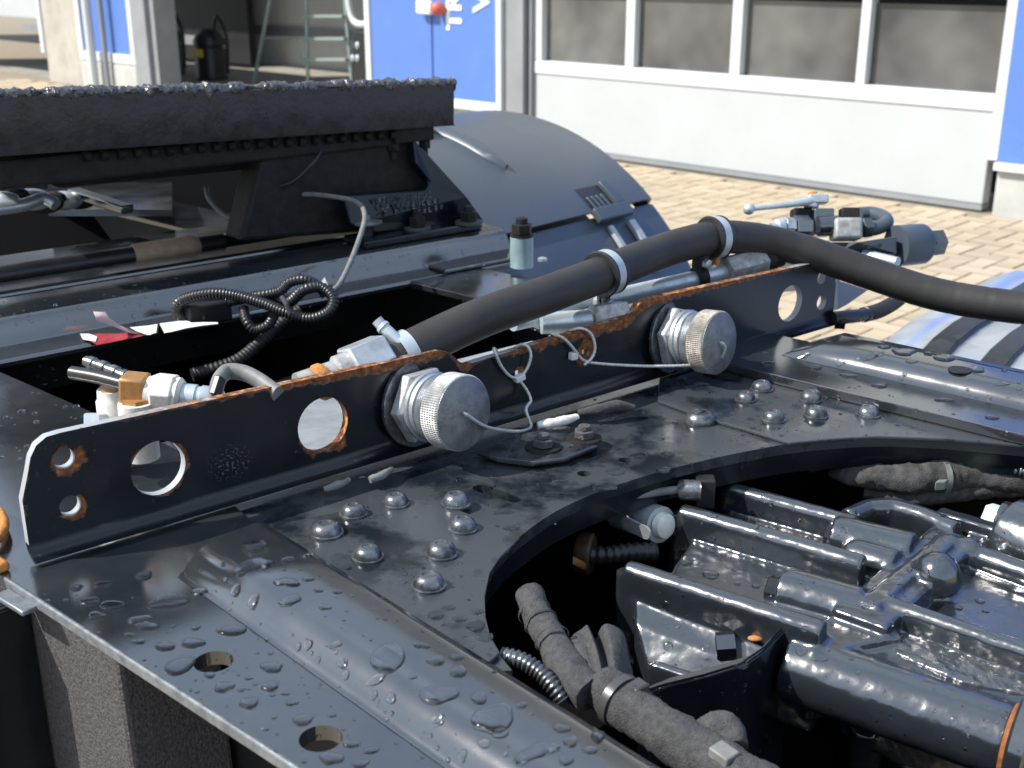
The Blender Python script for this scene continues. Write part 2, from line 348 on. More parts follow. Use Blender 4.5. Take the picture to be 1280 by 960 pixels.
m = MB(); wbox(m, sB1 + .004, sB0 + .0, zl - .053, openH, -.2, -.03); m.build('wall', 'frame_grey', bl, smooth=0)
# open doorway with the lit room
m = MB(); wbox(m, sB0 + .002, sO1 + .0, GZ, openH, -.2, .0); m.build('pillar', 'frame_white', bl, smooth=0)
m = MB(); wbox(m, sO0 - .004, ws(190, 50), GZ, openH, -.25, .01); m.build('door_frame', 'frame_grey', bl, smooth=0)
m = MB(); wbox(m, ws(190, 50) + .003, sPil, GZ, openH, -.25, .06); m.build('pillar', 'frame_grey', bl, smooth=0, bevel=.01)
RD = 3.4
m = MB(); wbox(m, sO1 - 1.5, sO0 + 5, GZ, openH + .4, -RD - .1, -RD); m.build('room_wall', 'room', bl, smooth=0)
m = MB(); wbox(m, sO1 - 1.5, sO0 + 5, GZ + .001, GZ + .016, -RD, -.3); m.build('room_floor', 'floor_int', bl, smooth=0)
m = MB(); wbox(m, sO1 - 1.6, sO1 - 1.5, GZ, openH + .4, -RD, -.31); m.build('room_wall', 'room', bl, smooth=0)
m = MB(); wbox(m, sO1 - 1.5, sO0 + 5, GZ + .42, GZ + .55, -RD, -RD + .03); m.build('wall_rail', 'frame_grey', bl, smooth=0)
# blue panel, plinth, concrete pier, downpipes, roller shutter on the left
zq = wz(172, 76)
m = MB(); wbox(m, sPil + .1, sBl - .1, zq + .06, 2.2, -.2, .02); m.build('blue_panel', 'blue', bl, smooth=0)
for (a, b, c, d) in ((sPil + .003, sPil + .098, zq - .05, 2.2), (sBl - .098, sBl, zq - .05, 2.2), (sPil + .1, sBl - .1, zq - .05, zq + .058)):
    m = MB(); wbox(m, a, b, c, d, -.2, .05); m.build('panel_frame', 'frame_white', bl, smooth=0, bevel=.01)
m = MB(); wbox(m, sPil + .003, sBl, GZ, zq - .055, -.2, .05); m.build('plinth', 'plinth', bl, smooth=0, bevel=.02)
m = MB(); wbox(m, sBl + .003, sCo, GZ, openH, -.2, .03); m.build('concrete_pier', 'concrete', bl, smooth=0, bevel=.02)
sp = ws(127, 50); m = MB(); m.cyl(Wp(sp, GZ, .14), Wp(sp, 3, .14), .05, n=16); m.build('downpipe', 'frame_white', bl)
sp = ws(140, 50); m = MB(); m.cyl(Wp(sp, GZ, .1), Wp(sp, 3, .1), .03, n=12); m.build('cable_pipe', 'frame_grey', bl)
zs = wz(40, 24)
for k in range(6):
    m = MB(); wbox(m, sCo + .10, sCo + 5, zs + k * .4, zs + k * .4 + .385, -.12, -.06); m.build('shutter_slat', 'door_white', bl, smooth=0, bevel=.01)
m = MB(); wbox(m, sCo + .004, sCo + .095, GZ + .35, openH, -.14, .05); m.build('shutter_guide', 'frame_white', bl, smooth=0, bevel=.012)
m = MB(); wbox(m, sCo + .004, sCo + 6, GZ + .0, openH, -3.0, -2.9); m.build('bay_wall', 'black', bl, smooth=0)
m = MB(); wbox(m, sCo + .004, sCo + 6, GZ + .3, GZ + .42, -2.6, -2.5); m.build('bay_rail', 'frame_grey', bl, smooth=0)
# things in the room
def vac(u, v, label):
    b = Wp(ws(u, v), GZ + .016, -1.5); d = ray(u, 100); b = PL(u, 110, G0 - NW * 1.5, NW); b.z = GZ + .016
    th = thing('vacuum_cleaner', label, 'vacuum cleaner', b, 'black vacuum cleaners in the doorway')
    MB().lathe(b, Z, [(0, .18), (.02, .2), (.36, .19), (.40, .17)], 24).build('drum', 'plastic', th)
    MB().lathe(b + Z * .402, Z, [(0, .19), (.06, .2), (.14, .16), (.2, .09)], 24).build('motor_head', 'plastic', th)
    MB().box(b + Z * .33 + NW * .2 - WD * .05, WD, NW, Z, .09, .02, .05).build('badge', 'yellow', th, bevel=.01)
    MB().tube(catmull([b + Z * .5 + WD * -.1, b + Z * .75 + WD * -.2, b + Z * .55 + WD * -.38, b + Z * .1 + WD * -.36], .03), .025, 10).build('hose', 'plastic', th)
vac(214, 80, 'black vacuum cleaner with yellow badge by the doorway post'); vac(266, 80, 'black vacuum cleaner with yellow badge left of the stepladder')
lb = PL(380, 120, G0 - NW * 1.4, NW); lb.z = GZ + .016
ld = thing('stepladder', 'green grey metal stepladder standing in the open doorway', 'stepladder', lb)
def lp(u, v): return PL(u, v, G0 - NW * 1.4, NW)
zf = GZ + .02
for (u0, v0, u1, v1, dd) in ((345, -40, 318, 100, 0), (382, -40, 385, 100, 0), (428, -40, 440, 100, .0)):
    p0 = lp(u0, v0); p1 = lp(u1, v1); p1 = p0 + (p1 - p0) * ((zf - p0.z) / (p1.z - p0.z)); MB().cyl(p0, p1, .022, n=12).build('leg', 'ladder', ld)
for v in (-10, 20, 48, 74):
    k = (v + 40) / 140; MB().bar(lp(382 + 3 * k, v) + NW * .02, lp(428 + 12 * k, v) + NW * .02, .09, .03).build('tread', 'ladder', ld)
MB().cyl(lp(329, 48) , lp(384, 46), .012, n=10).build('brace', 'ladder', ld)
MB().cyl(lp(378, 82) , lp(368, 48), .010, n=10).build('brace', 'ladder', ld)
tb = lp(447, 120) + NW * .3; tb.z = GZ + .016
tk = thing('parked_van', 'dark machine with white panel edge at the right of the doorway', 'van', tb)
def lp2(u, v): return PL(u, v, G0 - NW * 1.1, NW)
MB().prism([lp2(440, 38), lp2(462, 36), lp2(463, 130), lp2(437, 130)], -NW * .8).build('body', 'plastic', tk, bevel=.03)
MB().tube(catmull([lp2(434, -30), lp2(437, 10), lp2(444, 28), lp2(458, 30), lp2(470, 20)], .05), .035, 12).build('mirror_arm', 'frame_white', tk)
for (u, v) in ((447, 57), (447, 73), (441, 73)):
    MB().lathe(lp2(u, v), NW, [(-.01, .035), (.012, .035), (.02, .02)], 16).build('lamp', 'zinc', tk)
# ================================================================ sheets with holes
def fill_loops(loops2d):
    from mathutils.geometry import tessellate_polygon
    pts = [p for l in loops2d for p in l]
    tr = tessellate_polygon([[V((x, y, 0)) for x, y in l] for l in loops2d])
    return pts, [tuple(t) for t in tr]
def sheet(mb, loops2d, fr, th):
    """fr(x, y, depth) -> world; th thickness. One sheet with holes."""
    pts, tr = fill_loops(loops2d); n = len(pts)
    mb.add([fr(x, y, 0) for x, y in pts] + [fr(x, y, th) for x, y in pts], tr + [tuple(reversed([i + n for i in t])) for t in tr])
    for lp_ in loops2d:
        k = len(lp_); mb.add([fr(x, y, 0) for x, y in lp_] + [fr(x, y, th) for x, y in lp_], [(i, (i + 1) % k, k + (i + 1) % k, k + i) for i in range(k)])
    return mb
def circ(x, y, r, n=28, ry=None): return [(x + r * math.cos(2 * math.pi * k / n), y + (ry or r) * math.sin(2 * math.pi * k / n)) for k in range(n)]
def weld(ob):
    bm = bmesh.new(); bm.from_mesh(ob.data); bmesh.ops.remove_doubles(bm, verts=bm.verts[:], dist=1e-5); bmesh.ops.dissolve_degenerate(bm, edges=bm.edges[:], dist=1e-6); fl_ = [e for e in bm.edges if len(e.link_faces) == 2 and abs(e.link_faces[0].normal.dot(e.link_faces[1].normal)) > .9999]; bmesh.ops.beautify_fill(bm, faces=bm.faces[:], edges=fl_, use_restrict_tag=False, method='ANGLE'); bmesh.ops.dissolve_degenerate(bm, edges=bm.edges[:], dist=1e-6); bmesh.ops.recalc_face_normals(bm, faces=bm.faces[:]); bm.to_mesh(ob.data); bm.free()
    ob.data.polygons.foreach_set('use_smooth', [False] * len(ob.data.polygons)); return ob
def rqsheet(name, loops, z, th, m, parent, bevel=.0015, mb=None):
    mb = MB(); sheet(mb, loops, lambda x, y, d: T(x, y, z - d), th); return finish(mb, name, m, parent, bevel)
def finish(mb, name, m, parent, bevel):
    ob = mb.build(name, m, parent, smooth=0, fix=False); weld(ob)
    if bevel:
        bv = ob.modifiers.new('bevel', 'BEVEL'); bv.width = bevel; bv.segments = 2; bv.limit_method = 'ANGLE'; bv.angle_limit = math.radians(40)
    return ob
# ================================================================ CHASSIS FRAME
ch = thing('chassis_frame', 'wet black steel truck frame with two rails and a bolted deck plate between them', 'truck frame', T(-.7, .8, -.3))
# near rail: outer flange with two holes
foot = [RQ(200, 704), RQ(232, 727), RQ(400, 840), RQ(557, 960)]
def footq(r): return .4 + (-.479 - r) * .098 + .0045
h1 = RQ(267, 827); h2 = RQ(401, 923)
out = [(-1.9, .3405), (.1, .3405), (.1, footq(.1)), (-.4, footq(-.4)), (-.692, footq(-.692)), (-.694, .505), (-.90, .56), (-1.9, .56)]
fl = rqsheet('near_rail_flange', [out, circ(h1[0], h1[1], .0125), circ(h2[0], h2[1], .0125)], 0.0, .010, 'paint', ch, 0)
m = MB(); m.box(T(-.9, .3398, -.0048), R_, Q_, Z, 1.0, .0016, .0042)
fe = m.build('flange_edge', 'edge', ch, smooth=0, bevel=.0012)
m = MB(); m.box(T(-.9, .44, -.155), R_, Q_, Z, 1.0, .005, .143); m.build('near_rail_web', 'black', ch, smooth=0)
# raised pressed ridge along the near rail
secs = []
NR = 26
for i in range(NR + 1):
    r = -.69 + .81 * i / NR; ke = [0.0, .75, .97, 1][min(3, i)] if i < 3 else 1; r = [-.690, -.6885, -.685][i] if i < 3 else r
    f = footq(r); e = .497 + (-.668 - r) * .116; hgt = .0200 * (ke if i < 3 else 1) + (.0006 if i == 0 else 0)
    ql = [(f - .004, .0004), (f, .0010), (f + .0015, hgt * .20), (f + .0055, hgt * .50), (f + .0115, hgt * .77), (f + .019, hgt * .93), (f + .028, hgt), ((f + e) / 2 + .01, hgt + .0006), (e - .010, hgt), (e - .003, hgt * .9), (e, hgt * .65), (e + .001, -.004)]
    secs.append([T(r, a, b) for a, b in ql])
m = MB(); m.loft(secs); rg = m.build('near_rail_ridge', 'paint', ch, smooth=60)
# far rail
out = [(-.66, 1.072), (.15, 1.072), (.15, 1.20), (-.66, 1.20)]
rqsheet('far_rail_strip', [out], .012, .010, 'paint', ch, .002)
secs = []
for i in range(20):
    r = -.60 + .75 * i / 19; b = 1.137; k = 1 if i else .0
    ql = [(b - .003, .0122), (b, .0135), (b + .004, .019), (b + .009, .0255), (b + .016, .0290), (b + .024, .0300), (b + .05, .0306), (b + .066, .0300), (b + .070, .0255), (b + .071, -.03)]
    secs.append([T(r, a, .0122 + (c - .0122) * k) for a, c in ql])
m = MB(); m.loft(secs); fr_ = m.build('far_rail_ridge', 'paint', ch, smooth=60)
ho = P(1200, 461, .0315); m = MB(); m.lathe(ho - Z * .0016, Z, [(0, .0115), (.0012, .0112)], 24); m.build('hole_shade', 'black', ch)  # black disc painted on the ridge as the dark of a hole
m = MB(); m.box(T(-1.4, 1.17, -.17), R_, Q_, Z, 1.6, .005, .16); m.build('far_rail_web', 'black', ch, smooth=0)
m = MB(); m.box(T(-1.85, 1.16, .004), R_, Q_, Z, 1.17, .06, .005); m.build('far_rail_flange', 'paint', ch, smooth=0, bevel=.002)
# deck plate with the round opening
arc = [(640, 838), (622, 815), (611, 795), (605, 770), (604, 745), (610, 715), (625, 693), (648, 672), (690, 642), (740, 618), (800, 597), (850, 583), (900, 571), (950, 561), (985, 555), (1040, 549), (1100, 546), (1180, 549), (1280, 558), (1420, 572)]
DZ = -.003
arc_rq = []
ap = catmull([V((a, b, 0)) for a, b in arc], 9)
for p in ap: arc_rq.append(RQ(p.x, p.y, DZ))
bk = -.94
deck = arc_rq + [(-.1, 1.115), (-.66, 1.115), (bk + .12, 1.10), (bk, .49), (-.70, .49), (-.46, .462)]
hs = [RQ(730, 592, DZ), RQ(781, 575, DZ)]
sl0 = RQ(600, 610, DZ); sl1 = RQ(642, 624, DZ)
def slot(p, q, r, n=8):
    a = math.atan2(q[1] - p[1], q[0] - p[0]); o_ = []
    for k in range(n + 1): o_.append((q[0] + r * math.cos(a - math.pi / 2 + math.pi * k / n), q[1] + r * math.sin(a - math.pi / 2 + math.pi * k / n)))
    for k in range(n + 1): o_.append((p[0] + r * math.cos(a + math.pi / 2 + math.pi * k / n), p[1] + r * math.sin(a + math.pi / 2 + math.pi * k / n)))
    return o_
dk = rqsheet('deck_plate', [deck, circ(hs[0][0], hs[0][1], .0062, 18), circ(hs[1][0], hs[1][1], .0055, 18), slot(sl0, sl1, .0065)], DZ, .010, 'paint_dust', ch, .0018)
m = MB(); lipn = len(arc_rq)
def arcsub(i0, i1, z0, z1, off, name, mname):
    m = MB(); cen = V((sum(a for a, b in arc_rq) / lipn, sum(b for a, b in arc_rq) / lipn, 0)); secs = []
    for k in range(i0, i1):
        a, b = arc_rq[k]; t_ = V(arc_rq[min(k + 1, lipn - 1)]) - V(arc_rq[max(k - 1, 0)]); n_ = V((-t_.y, t_.x)).normalized()
        if n_.dot(V((a, b)) - V(RQ(1000, 740))) < 0: n_ = -n_
        a2, b2 = a + n_.x * off, b + n_.y * off
        a3, b3 = a + n_.x * (off + .006), b + n_.y * (off + .006)
        secs.append([T(a2, b2, z0), T(a3, b3, z0), T(a3, b3, z1), T(a2, b2, z1)])
    m.loft(secs, closed=True); return m.build(name, mname, ch, smooth=50)
arcsub(0, lipn, DZ - .0105, -.034, .003, 'opening_lip', 'paint_dark')
# overlapping gusset sheets on both sides of the deck
lo = [(346, 655), (420, 640), (500, 626), (536, 622), (592, 645), (646, 677), (652, 672), (625, 695), (611, 717), (606, 745), (607, 770), (613, 795), (630, 822), (640, 838)]
lo = [(346, 655), (420, 640), (500, 626), (536, 622), (592, 645), (650, 672), (627, 694), (612, 716), (606, 745), (607, 770), (613, 795), (625, 815)]
gl = [RQ(a, b, .001) for a, b in lo] + [(-.44, .462), (-.70, .492)]
rqsheet('gusset_sheet', [gl], .001, .0035, 'paint_dust', ch, .001)
ro = [(1290, 557), (1180, 548), (1100, 545), (1040, 548), (988, 553), (930, 535), (880, 521), (822, 500)]
gr = [RQ(a, b, .001) for a, b in ro] + [(-.72, 1.08), (-.30, 1.08)]
rqsheet('gusset_sheet', [gr], .001, .0035, 'paint_dust', ch, .001)
rqsheet('reflect_sheet', [[(-.935, .575), (-.80, .53), (-.752, .72), (-.70, .98), (-.86, 1.02)]], .002, .003, 'reflect_grey', ch, 0)  # added sheet, its pale colour stands in for reflected sky behind the holes
# bolts with domed heads
bm_ = MB(); bm_.lathe(V((0, 0, 0)), Z, [(0, .0135), (.0016, .0135), (.0020, .0118), (.0045, .0114), (.0070, .0100), (.0088, .0078), (.0094, .0062), (.0094, .0050), (.0086, .0046), (.0086, .0001)], 28, cap1=False)
bo = bm_.build('bolt_head', 'bolt', ch); dome = bo.data
dome.transform(Matrix.Translation(V(root_origin(ch))))
first = True
for (u, v, k) in ((408, 667, 1), (460, 697, 1), (442, 643, .95), (495, 630, .95), (570, 630, 1.05), (579, 661, 1), (552, 693, 1.05), (536, 733, 1.05), (952, 487, 1), (1013, 500, 1), (967, 525, 1), (1020, 520, 1), (1085, 519, 1), (932, 500, .9)):
    p = P(u, v, .001)
    if first: bo.location = p - V(root_origin(ch)); bo.rotation_euler.z = 1; first = False
    else: place(dome, 'bolt_head', ch, p, Matrix.Rotation(rnd.uniform(0, 6), 3, 'Z').to_quaternion(), (k * .9, k * .9, k))
m = MB(); pb = P(875, 527, DZ); m.lathe(pb, Z, [(0, .015), (.002, .0155), (.007, .0135), (.0095, .0105), (.0100, .0098), (.0095, .0080), (.0095, .0001)], 30, cap1=False); m.box(pb + Z * .0098, A_, N_, Z, .006, .0011, .0009); m.build('slotted_plug', 'bolt', ch)
# small tab with two hex bolts
tb_ = [RQ(a, b, .006) for a, b in ((596, 562), (630, 545), (700, 530), (736, 536), (750, 546), (746, 555), (705, 571), (668, 576), (620, 570))]
tb = rqsheet('tab_plate', [tb_], .005, .005, 'paint_dust', ch, .0018)
for (u, v) in ((679, 560), (730, 549)):
    p = P(u, v, .005); m = MB(); m.lathe(p, Z, [(0, .0165), (.002, .016), (.0022, .012)], 28); wa = m.build('washer', 'iron', ch)
    m = MB(); m.hexn(p + Z * .0022, p + Z * .0095, .0098, .4); m.lathe(p + Z * .0105, Z, [(0, .006), (.003, .0055)], 14); m.build('hex_bolt', 'rough_steel', ch)
# crossmember and floor sheets added inside the frame, blackened to stand in for shade
m = MB(); m.box(T(-1.2, .90, -.42), R_, Q_, Z, 2.0, .6, .005); m.build('shade_floor', 'shade_black', ch, smooth=0)
m = MB(); m.box(T(-1.02, .81, -.12), R_, Q_, Z, .004, .36, .10); m.build('backdrop', 'shade_black', ch, smooth=0)
m = MB(); m.box(T(-.74, .81, -.18), R_, Q_, Z, .004, .36, .16); m.build('backdrop', 'shade_black', ch, smooth=0)
m = MB(); m.box(T(-1.55, .81, -.2), R_, Q_, Z, .004, .36, .22); m.build('backdrop', 'shade_black', ch, smooth=0)
# bracket block below the near flange and things at the left lower corner
hb = thing('hanger_bracket', 'rough grey brown cast bracket under the near rail at lower left', 'bracket', T(-.74, .37, -.3))
c0 = P(30, 745, -.012); c1 = P(140, 800, -.012)
ra, rb = T(0, 0, 0), 0
r0 = RQ(26, 745, -.012)[0]; r1 = RQ(143, 812, -.012)[0]
m = MB(); m.prism([T(r0 - .12, .349, -.0125), T(r1, .349, -.0125), T(r1 + .006, .352, -.32), T(r0 - .12, .352, -.32)], Q_ * .08); m.build('body', 'rough_steel', hb, bevel=.004, smooth=0)
m = MB(); m.bar(P(2, 742, -.008), P(38, 764, -.008), .012, .004); m.build('weld_strip', 'edge', hb, bevel=.001)
bb = thing('rubber_buffer', 'black layered rubber block at the lower left corner', 'rubber block', P(12, 765, -.02) - Z * .3)
bx0 = P(19, 760, -.02)
for k, (o_, w_, mname) in enumerate(((0, .004, 'paint_dark'), (.0055, .0045, 'black'), (.011, .004, 'paint'))):
    m = MB(); c = bx0 - R_ * (o_ + w_ / 2) - Q_ * .012; m.box(c - Z * .15, R_, Q_, Z, w_ / 2, .022, .15); m.build('layer', mname, bb, smooth=0, bevel=.001)
m = MB(); m.box(bx0 - R_ * .05 - Q_ * .016 - Z * .155, R_, Q_, Z, .033, .018, .15); m.build('block', 'iron', bb, smooth=0, bevel=.004)
rs = thing('rusty_shackle', 'rusty orange steel eye behind the left end of the bracket plate', 'shackle', P(5, 690, 0))
ps = [P(u, v, .008) for u, v in ((-40, 636), (-18, 634), (-2, 640), (5, 656), (-2, 672), (-16, 680), (-40, 678))]
MB().tube(catmull(ps, .004), .0042, 12).build('eye', 'rust', rs)
MB().box(P(-14, 706, .004), R_, Q_, Z, .014, .010, .004).build('foot', 'rust', rs, bevel=.003)
# ================================================================ BRACKET PLATE
AP = A0 - N_ * .014
def PS(u, v):
    p = PL(u, v, AP, N_) - AP; return p.dot(A_), p.z
def Sp(s, d, z): return AP + A_ * s + N_ * d + Z * z
bkt = thing('coupling_bracket', 'black steel bracket plate with round holes and rusty top edge across the frame', 'bracket', AP + A_ * .48)
top = [PS(u, v) for u, v in ((35, 590), (38, 572), (45, 557), (58, 546), (75, 541), (240, 505), (480, 454), (546, 438), (560, 440), (568, 446), (575, 453), (584, 456), (596, 452), (700, 421), (772, 399), (784, 395), (793, 388), (799, 380), (810, 374), (920, 350), (1020, 328), (1032, 329), (1040, 336), (1044, 347))]
zb_ = .014; sL = PS(30, 640)[0]; sR = top[-1][0] + .003
outl = [(sL, zb_)] + [(sL, .05)] + top + [(sR, .05), (sR, zb_)] + [(sR + (sL - sR) * k / 40, zb_) for k in range(1, 40)]
holes = []
def ph(u, v, ry, n=30):
    s, z = PS(u, v); r = (PS(u, v - ry)[1] - PS(u, v + ry)[1]) / 2; holes.append((s, z, r)); return circ(s, z, r, n)
hl = [ph(80, 573, 13, 20), ph(88, 632, 13, 20), ph(198, 585, 34), ph(404, 531, 34), ph(988, 379, 22), ph(1027, 347, 8, 14), ph(1027, 378, 9, 14)]
c1s = PS(518, 504); c2s = PS(838, 421)
for (u, v) in ((649, 467), (732, 441)):
    s, z = PS(u, v); holes.append((s, z, .006)); hl.append([(s - .005, z - .004), (s + .005, z - .004), (s + .005, z + .004), (s - .005, z + .004)])
TH = .008
mb = MB(); pts, tr = fill_loops([outl] + hl); n = len(pts)
loc0 = V(root_origin(bkt))
mb.add([Sp(x, 0, y) for x, y in pts] + [Sp(x, -TH, y) for x, y in pts], tr + [tuple(reversed([i + n for i in t])) for t in tr])
nfront = len(mb.f)
for lp_ in hl:
    k = len(lp_); mb.add([Sp(x, 0, y) for x, y in lp_] + [Sp(x, -TH, y) for x, y in lp_], [(i, (i + 1) % k, k + (i + 1) % k, k + i) for i in range(k)])
oo = [(sL, zb_), (sL, .05)] + top + [(sR, .05), (sR, zb_)]
k = len(oo); mb.add([Sp(x, 0, y) for x, y in oo] + [Sp(x, -TH, y) for x, y in oo], [(i, i + 1, k + i + 1, k + i) for i in range(k - 1)])
nedge = len(mb.f)
# foot bend towards the viewer
bend = [(0, zb_), (.0004, .0115), (.0014, .0088), (.0031, .0066), (.0054, .0050), (.0085, .0040), (.0120, .0036)]
secs = []
for j in range(41):
    s = sL + (sR - sL) * j / 40
    fr = [Sp(s, d, z) for d, z in bend]; bk_ = [Sp(s, d - .004 - .004 * (1 - i / 6), max(.0006, z - .0022 * i / 6)) for i, (d, z) in enumerate(bend)]
    secs.append(fr + list(reversed(bk_)))
mb.loft(secs, closed=True)
pl = mb.build('plate', 'paint_dark', bkt, smooth=0, fix=False); me = pl.data
# rust shader in the plate's own metres: x along the plate, z up
def rust_mat(name, edge=False):
    m = bpy.data.materials.new(name); m.use_nodes = True; t = m.node_tree; N = t.nodes; L = t.links; b = N['Principled BSDF']
    tc = N.new('ShaderNodeAttribute'); tc.attribute_name = 'sz'; src = tc.outputs['Vector']
    def math_(op, a, b_=None, c=None):
        n_ = N.new('ShaderNodeMath'); n_.operation = op
        for i, x in enumerate((a, b_, c)):
            if x is None: continue
            if isinstance(x, (int, float)): n_.inputs[i].default_value = x
            else: L.new(x, n_.inputs[i])
        return n_.outputs[0]
    sep = N.new('ShaderNodeSeparateXYZ'); L.new(src, sep.inputs[0]); s, z = sep.outputs[0], sep.outputs[2]
    nz = N.new('ShaderNodeTexNoise'); nz.inputs['Scale'].default_value = 75; nz.inputs['Detail'].default_value = 6; nz.inputs['Roughness'].default_value = .6; L.new(src, nz.inputs['Vector'])
    nl = N.new('ShaderNodeTexNoise'); nl.inputs['Scale'].default_value = 22; nl.inputs['Detail'].default_value = 2; L.new(src, nl.inputs['Vector'])
    def smooth(x, a, b_): 
        r = N.new('ShaderNodeMapRange'); r.interpolation_type = 'SMOOTHSTEP'; r.inputs[1].default_value = a; r.inputs[2].default_value = b_; L.new(x, r.inputs[0]); return r.outputs[0]
    wob = math_('MULTIPLY_ADD', nz.outputs['Fac'], .022, -.011)
    big = math_('MULTIPLY_ADD', nl.outputs['Fac'], .030, -.015)
    mask = None
    for i, (hs_, hz, hr) in enumerate(holes):
        if i in (5, 6): continue
        # rust gathers below and to one side of each hole
        cx = hs_ + (.002 if i < 4 else 0); cz = hz - (.0035 if i < 4 else 0)
        dx = math_('SUBTRACT', s, cx); dz = math_('SUBTRACT', z, cz)
        d = math_('SQRT', math_('ADD', math_('MULTIPLY', dx, dx), math_('MULTIPLY', dz, dz)))
        wd_ = {0: .0006, 1: .0002, 2: .0000, 3: -.0022, 4: -.012, 7: -.001, 8: .0050}[i]
        k = math_('SUBTRACT', math_('ADD', math_('ADD', d, wob), big), hr + wd_)
        k = smooth(k, .0012, -.0012); mask = k if mask is None else math_('MAXIMUM', mask, k)
    # top edge: height of the edge and width of the rusty border along the plate
    def ramp(stops):
        rp = N.new('ShaderNodeValToRGB'); e = rp.color_ramp.elements
        while len(e) > 1: e.remove(e[0])
        for i, (x, y) in enumerate(stops):
            el = e[0] if i == 0 else e.new(min(1, max(0, x)))
            if i == 0: el.position = min(1, max(0, x))
            el.color = (y, y, y, 1)
        L.new(s, rp.inputs[0]); return rp.outputs[0]
    tops = ramp([(x, y * 5) for x, y in top[1:]]); tops = math_('MULTIPLY', tops, .2)
    g = lambda u: PS(u, 430)[0]
    s_of = lambda u, v: PS(u, v)[0]
    wid = ramp([(s_of(60, 545), .0), (s_of(150, 525), .08), (s_of(240, 505), .12), (s_of(330, 486), .18), (s_of(395, 472), .42), (s_of(470, 456), .62), (s_of(548, 438), .60), (s_of(562, 446), .10), (s_of(578, 456), .75), (s_of(592, 454), .18), (s_of(612, 446), .02), (s_of(640, 440), .30), (s_of(690, 424), .42), (s_of(740, 410), .8), (s_of(800, 385), .75), (s_of(850, 366), .45), (s_of(930, 348), .30), (s_of(990, 335), .12), (s_of(1020, 328), 0)])
    wid = math_('MULTIPLY', wid, .0135)
    k = math_('SUBTRACT', math_('ADD', z, math_('MULTIPLY', wob, .8)), math_('SUBTRACT', tops, wid))
    has = smooth(wid, .0006, .002)
    k = math_('MULTIPLY', smooth(k, -.001, .0015), has); mask = math_('MAXIMUM', mask, k)
    # left end border
    k = math_('SUBTRACT', math_('ADD', math_('ADD', s, wob), big), sL + .0035); k = math_('MULTIPLY', smooth(k, .0012, -.0012), smooth(z, .03, .045)); mask = math_('MAXIMUM', mask, k)
    if edge: mask = math_('MULTIPLY', math_('MAXIMUM', math_('MULTIPLY', mask, smooth(z, .074, .082)), math_('MULTIPLY', smooth(wid, .0022, .005), smooth(nz.outputs['Fac'], .3, .45))), smooth(nz.outputs['Fac'], .25, .5))
    rc = N.new('ShaderNodeValToRGB'); e = rc.color_ramp.elements; e[0].position = .3; e[0].color = (.06, .020, .008, 1); e[1].position = .74; e[1].color = ((.36, .15, .035, 1) if not edge else (.58, .27, .08, 1))
    el = e.new(.52); el.color = (.17, .055, .014, 1)
    n3 = N.new('ShaderNodeTexNoise'); n3.inputs['Scale'].default_value = 190; n3.inputs['Detail'].default_value = 4; L.new(src, n3.inputs['Vector']); L.new(n3.outputs['Fac'], rc.inputs[0])
    # paint: black with faint dust and scratches
    pc = N.new('ShaderNodeValToRGB'); e = pc.color_ramp.elements
    if edge: e[0].color = (.22, .235, .25, 1); e[1].color = (.38, .40, .42, 1)
    else: e[0].color = (.004, .0055, .009, 1); e[1].color = (.009, .0115, .016, 1); e[0].position = .35; e[1].position = .75
    L.new(nl.outputs['Fac'], pc.inputs[0])
    pcol = pc.outputs[0]
    if not edge:
        # worn grey spatter patch
        ns = N.new('ShaderNodeTexNoise'); ns.inputs['Scale'].default_value = 420; ns.inputs['Detail'].default_value = 3; L.new(src, ns.inputs['Vector'])
        ss, zz = PS(288, 578); dx = math_('MULTIPLY', math_('SUBTRACT', s, ss), .8); dz = math_('SUBTRACT', z, zz); d = math_('SQRT', math_('ADD', math_('MULTIPLY', dx, dx), math_('MULTIPLY', dz, dz)))
        sp = math_('MULTIPLY', smooth(d, .02, .004), smooth(ns.outputs['Fac'], .54, .64))
        n5 = N.new('ShaderNodeTexNoise'); n5.inputs['Scale'].default_value = 160; n5.inputs['Detail'].default_value = 4; L.new(src, n5.inputs['Vector'])
        sp = math_('MAXIMUM', sp, math_('MULTIPLY', smooth(n5.outputs['Fac'], .68, .74), .35))
        mx0 = N.new('ShaderNodeMix'); mx0.data_type = 'RGBA'; L.new(sp, mx0.inputs['Factor']); L.new(pcol, mx0.inputs['A']); mx0.inputs['B'].default_value = (.10, .10, .10, 1); pcol = mx0.outputs['Result']
    mx = N.new('ShaderNodeMix'); mx.data_type = 'RGBA'; L.new(mask, mx.inputs['Factor']); L.new(pcol, mx.inputs['A']); L.new(rc.outputs[0], mx.inputs['B']); L.new(mx.outputs['Result'], b.inputs['Base Color'])
    L.new(math_('MULTIPLY_ADD', mask, .6, .24 if not edge else .42), b.inputs['Roughness'])
    b.inputs['IOR'].default_value = 1.5
    bp = N.new('ShaderNodeBump'); bp.inputs['Strength'].default_value = .8; bp.inputs['Distance'].default_value = .0012; L.new(math_('MULTIPLY', math_('ADD', n3.outputs['Fac'], .6), mask), bp.inputs['Height']); L.new(bp.outputs[0], b.inputs['Normal'])
    return m
me.materials.clear(); me.materials.append(rust_mat('bracket_paint')); me.materials.append(rust_mat('bracket_cut_edge', True))
for i, f in enumerate(me.polygons): f.material_index = 1 if nfront <= i < nedge else 0
at = me.attributes.new('sz', 'FLOAT_VECTOR', 'POINT')
for i, v in enumerate(me.vertices):
    p = v.co + loc0 - AP; at.data[i].vector = (p.dot(A_), p.dot(N_), p.z)
bm = bmesh.new(); bm.from_mesh(me); bmesh.ops.recalc_face_normals(bm, faces=bm.faces[:]); bm.to_mesh(me); bm.free()
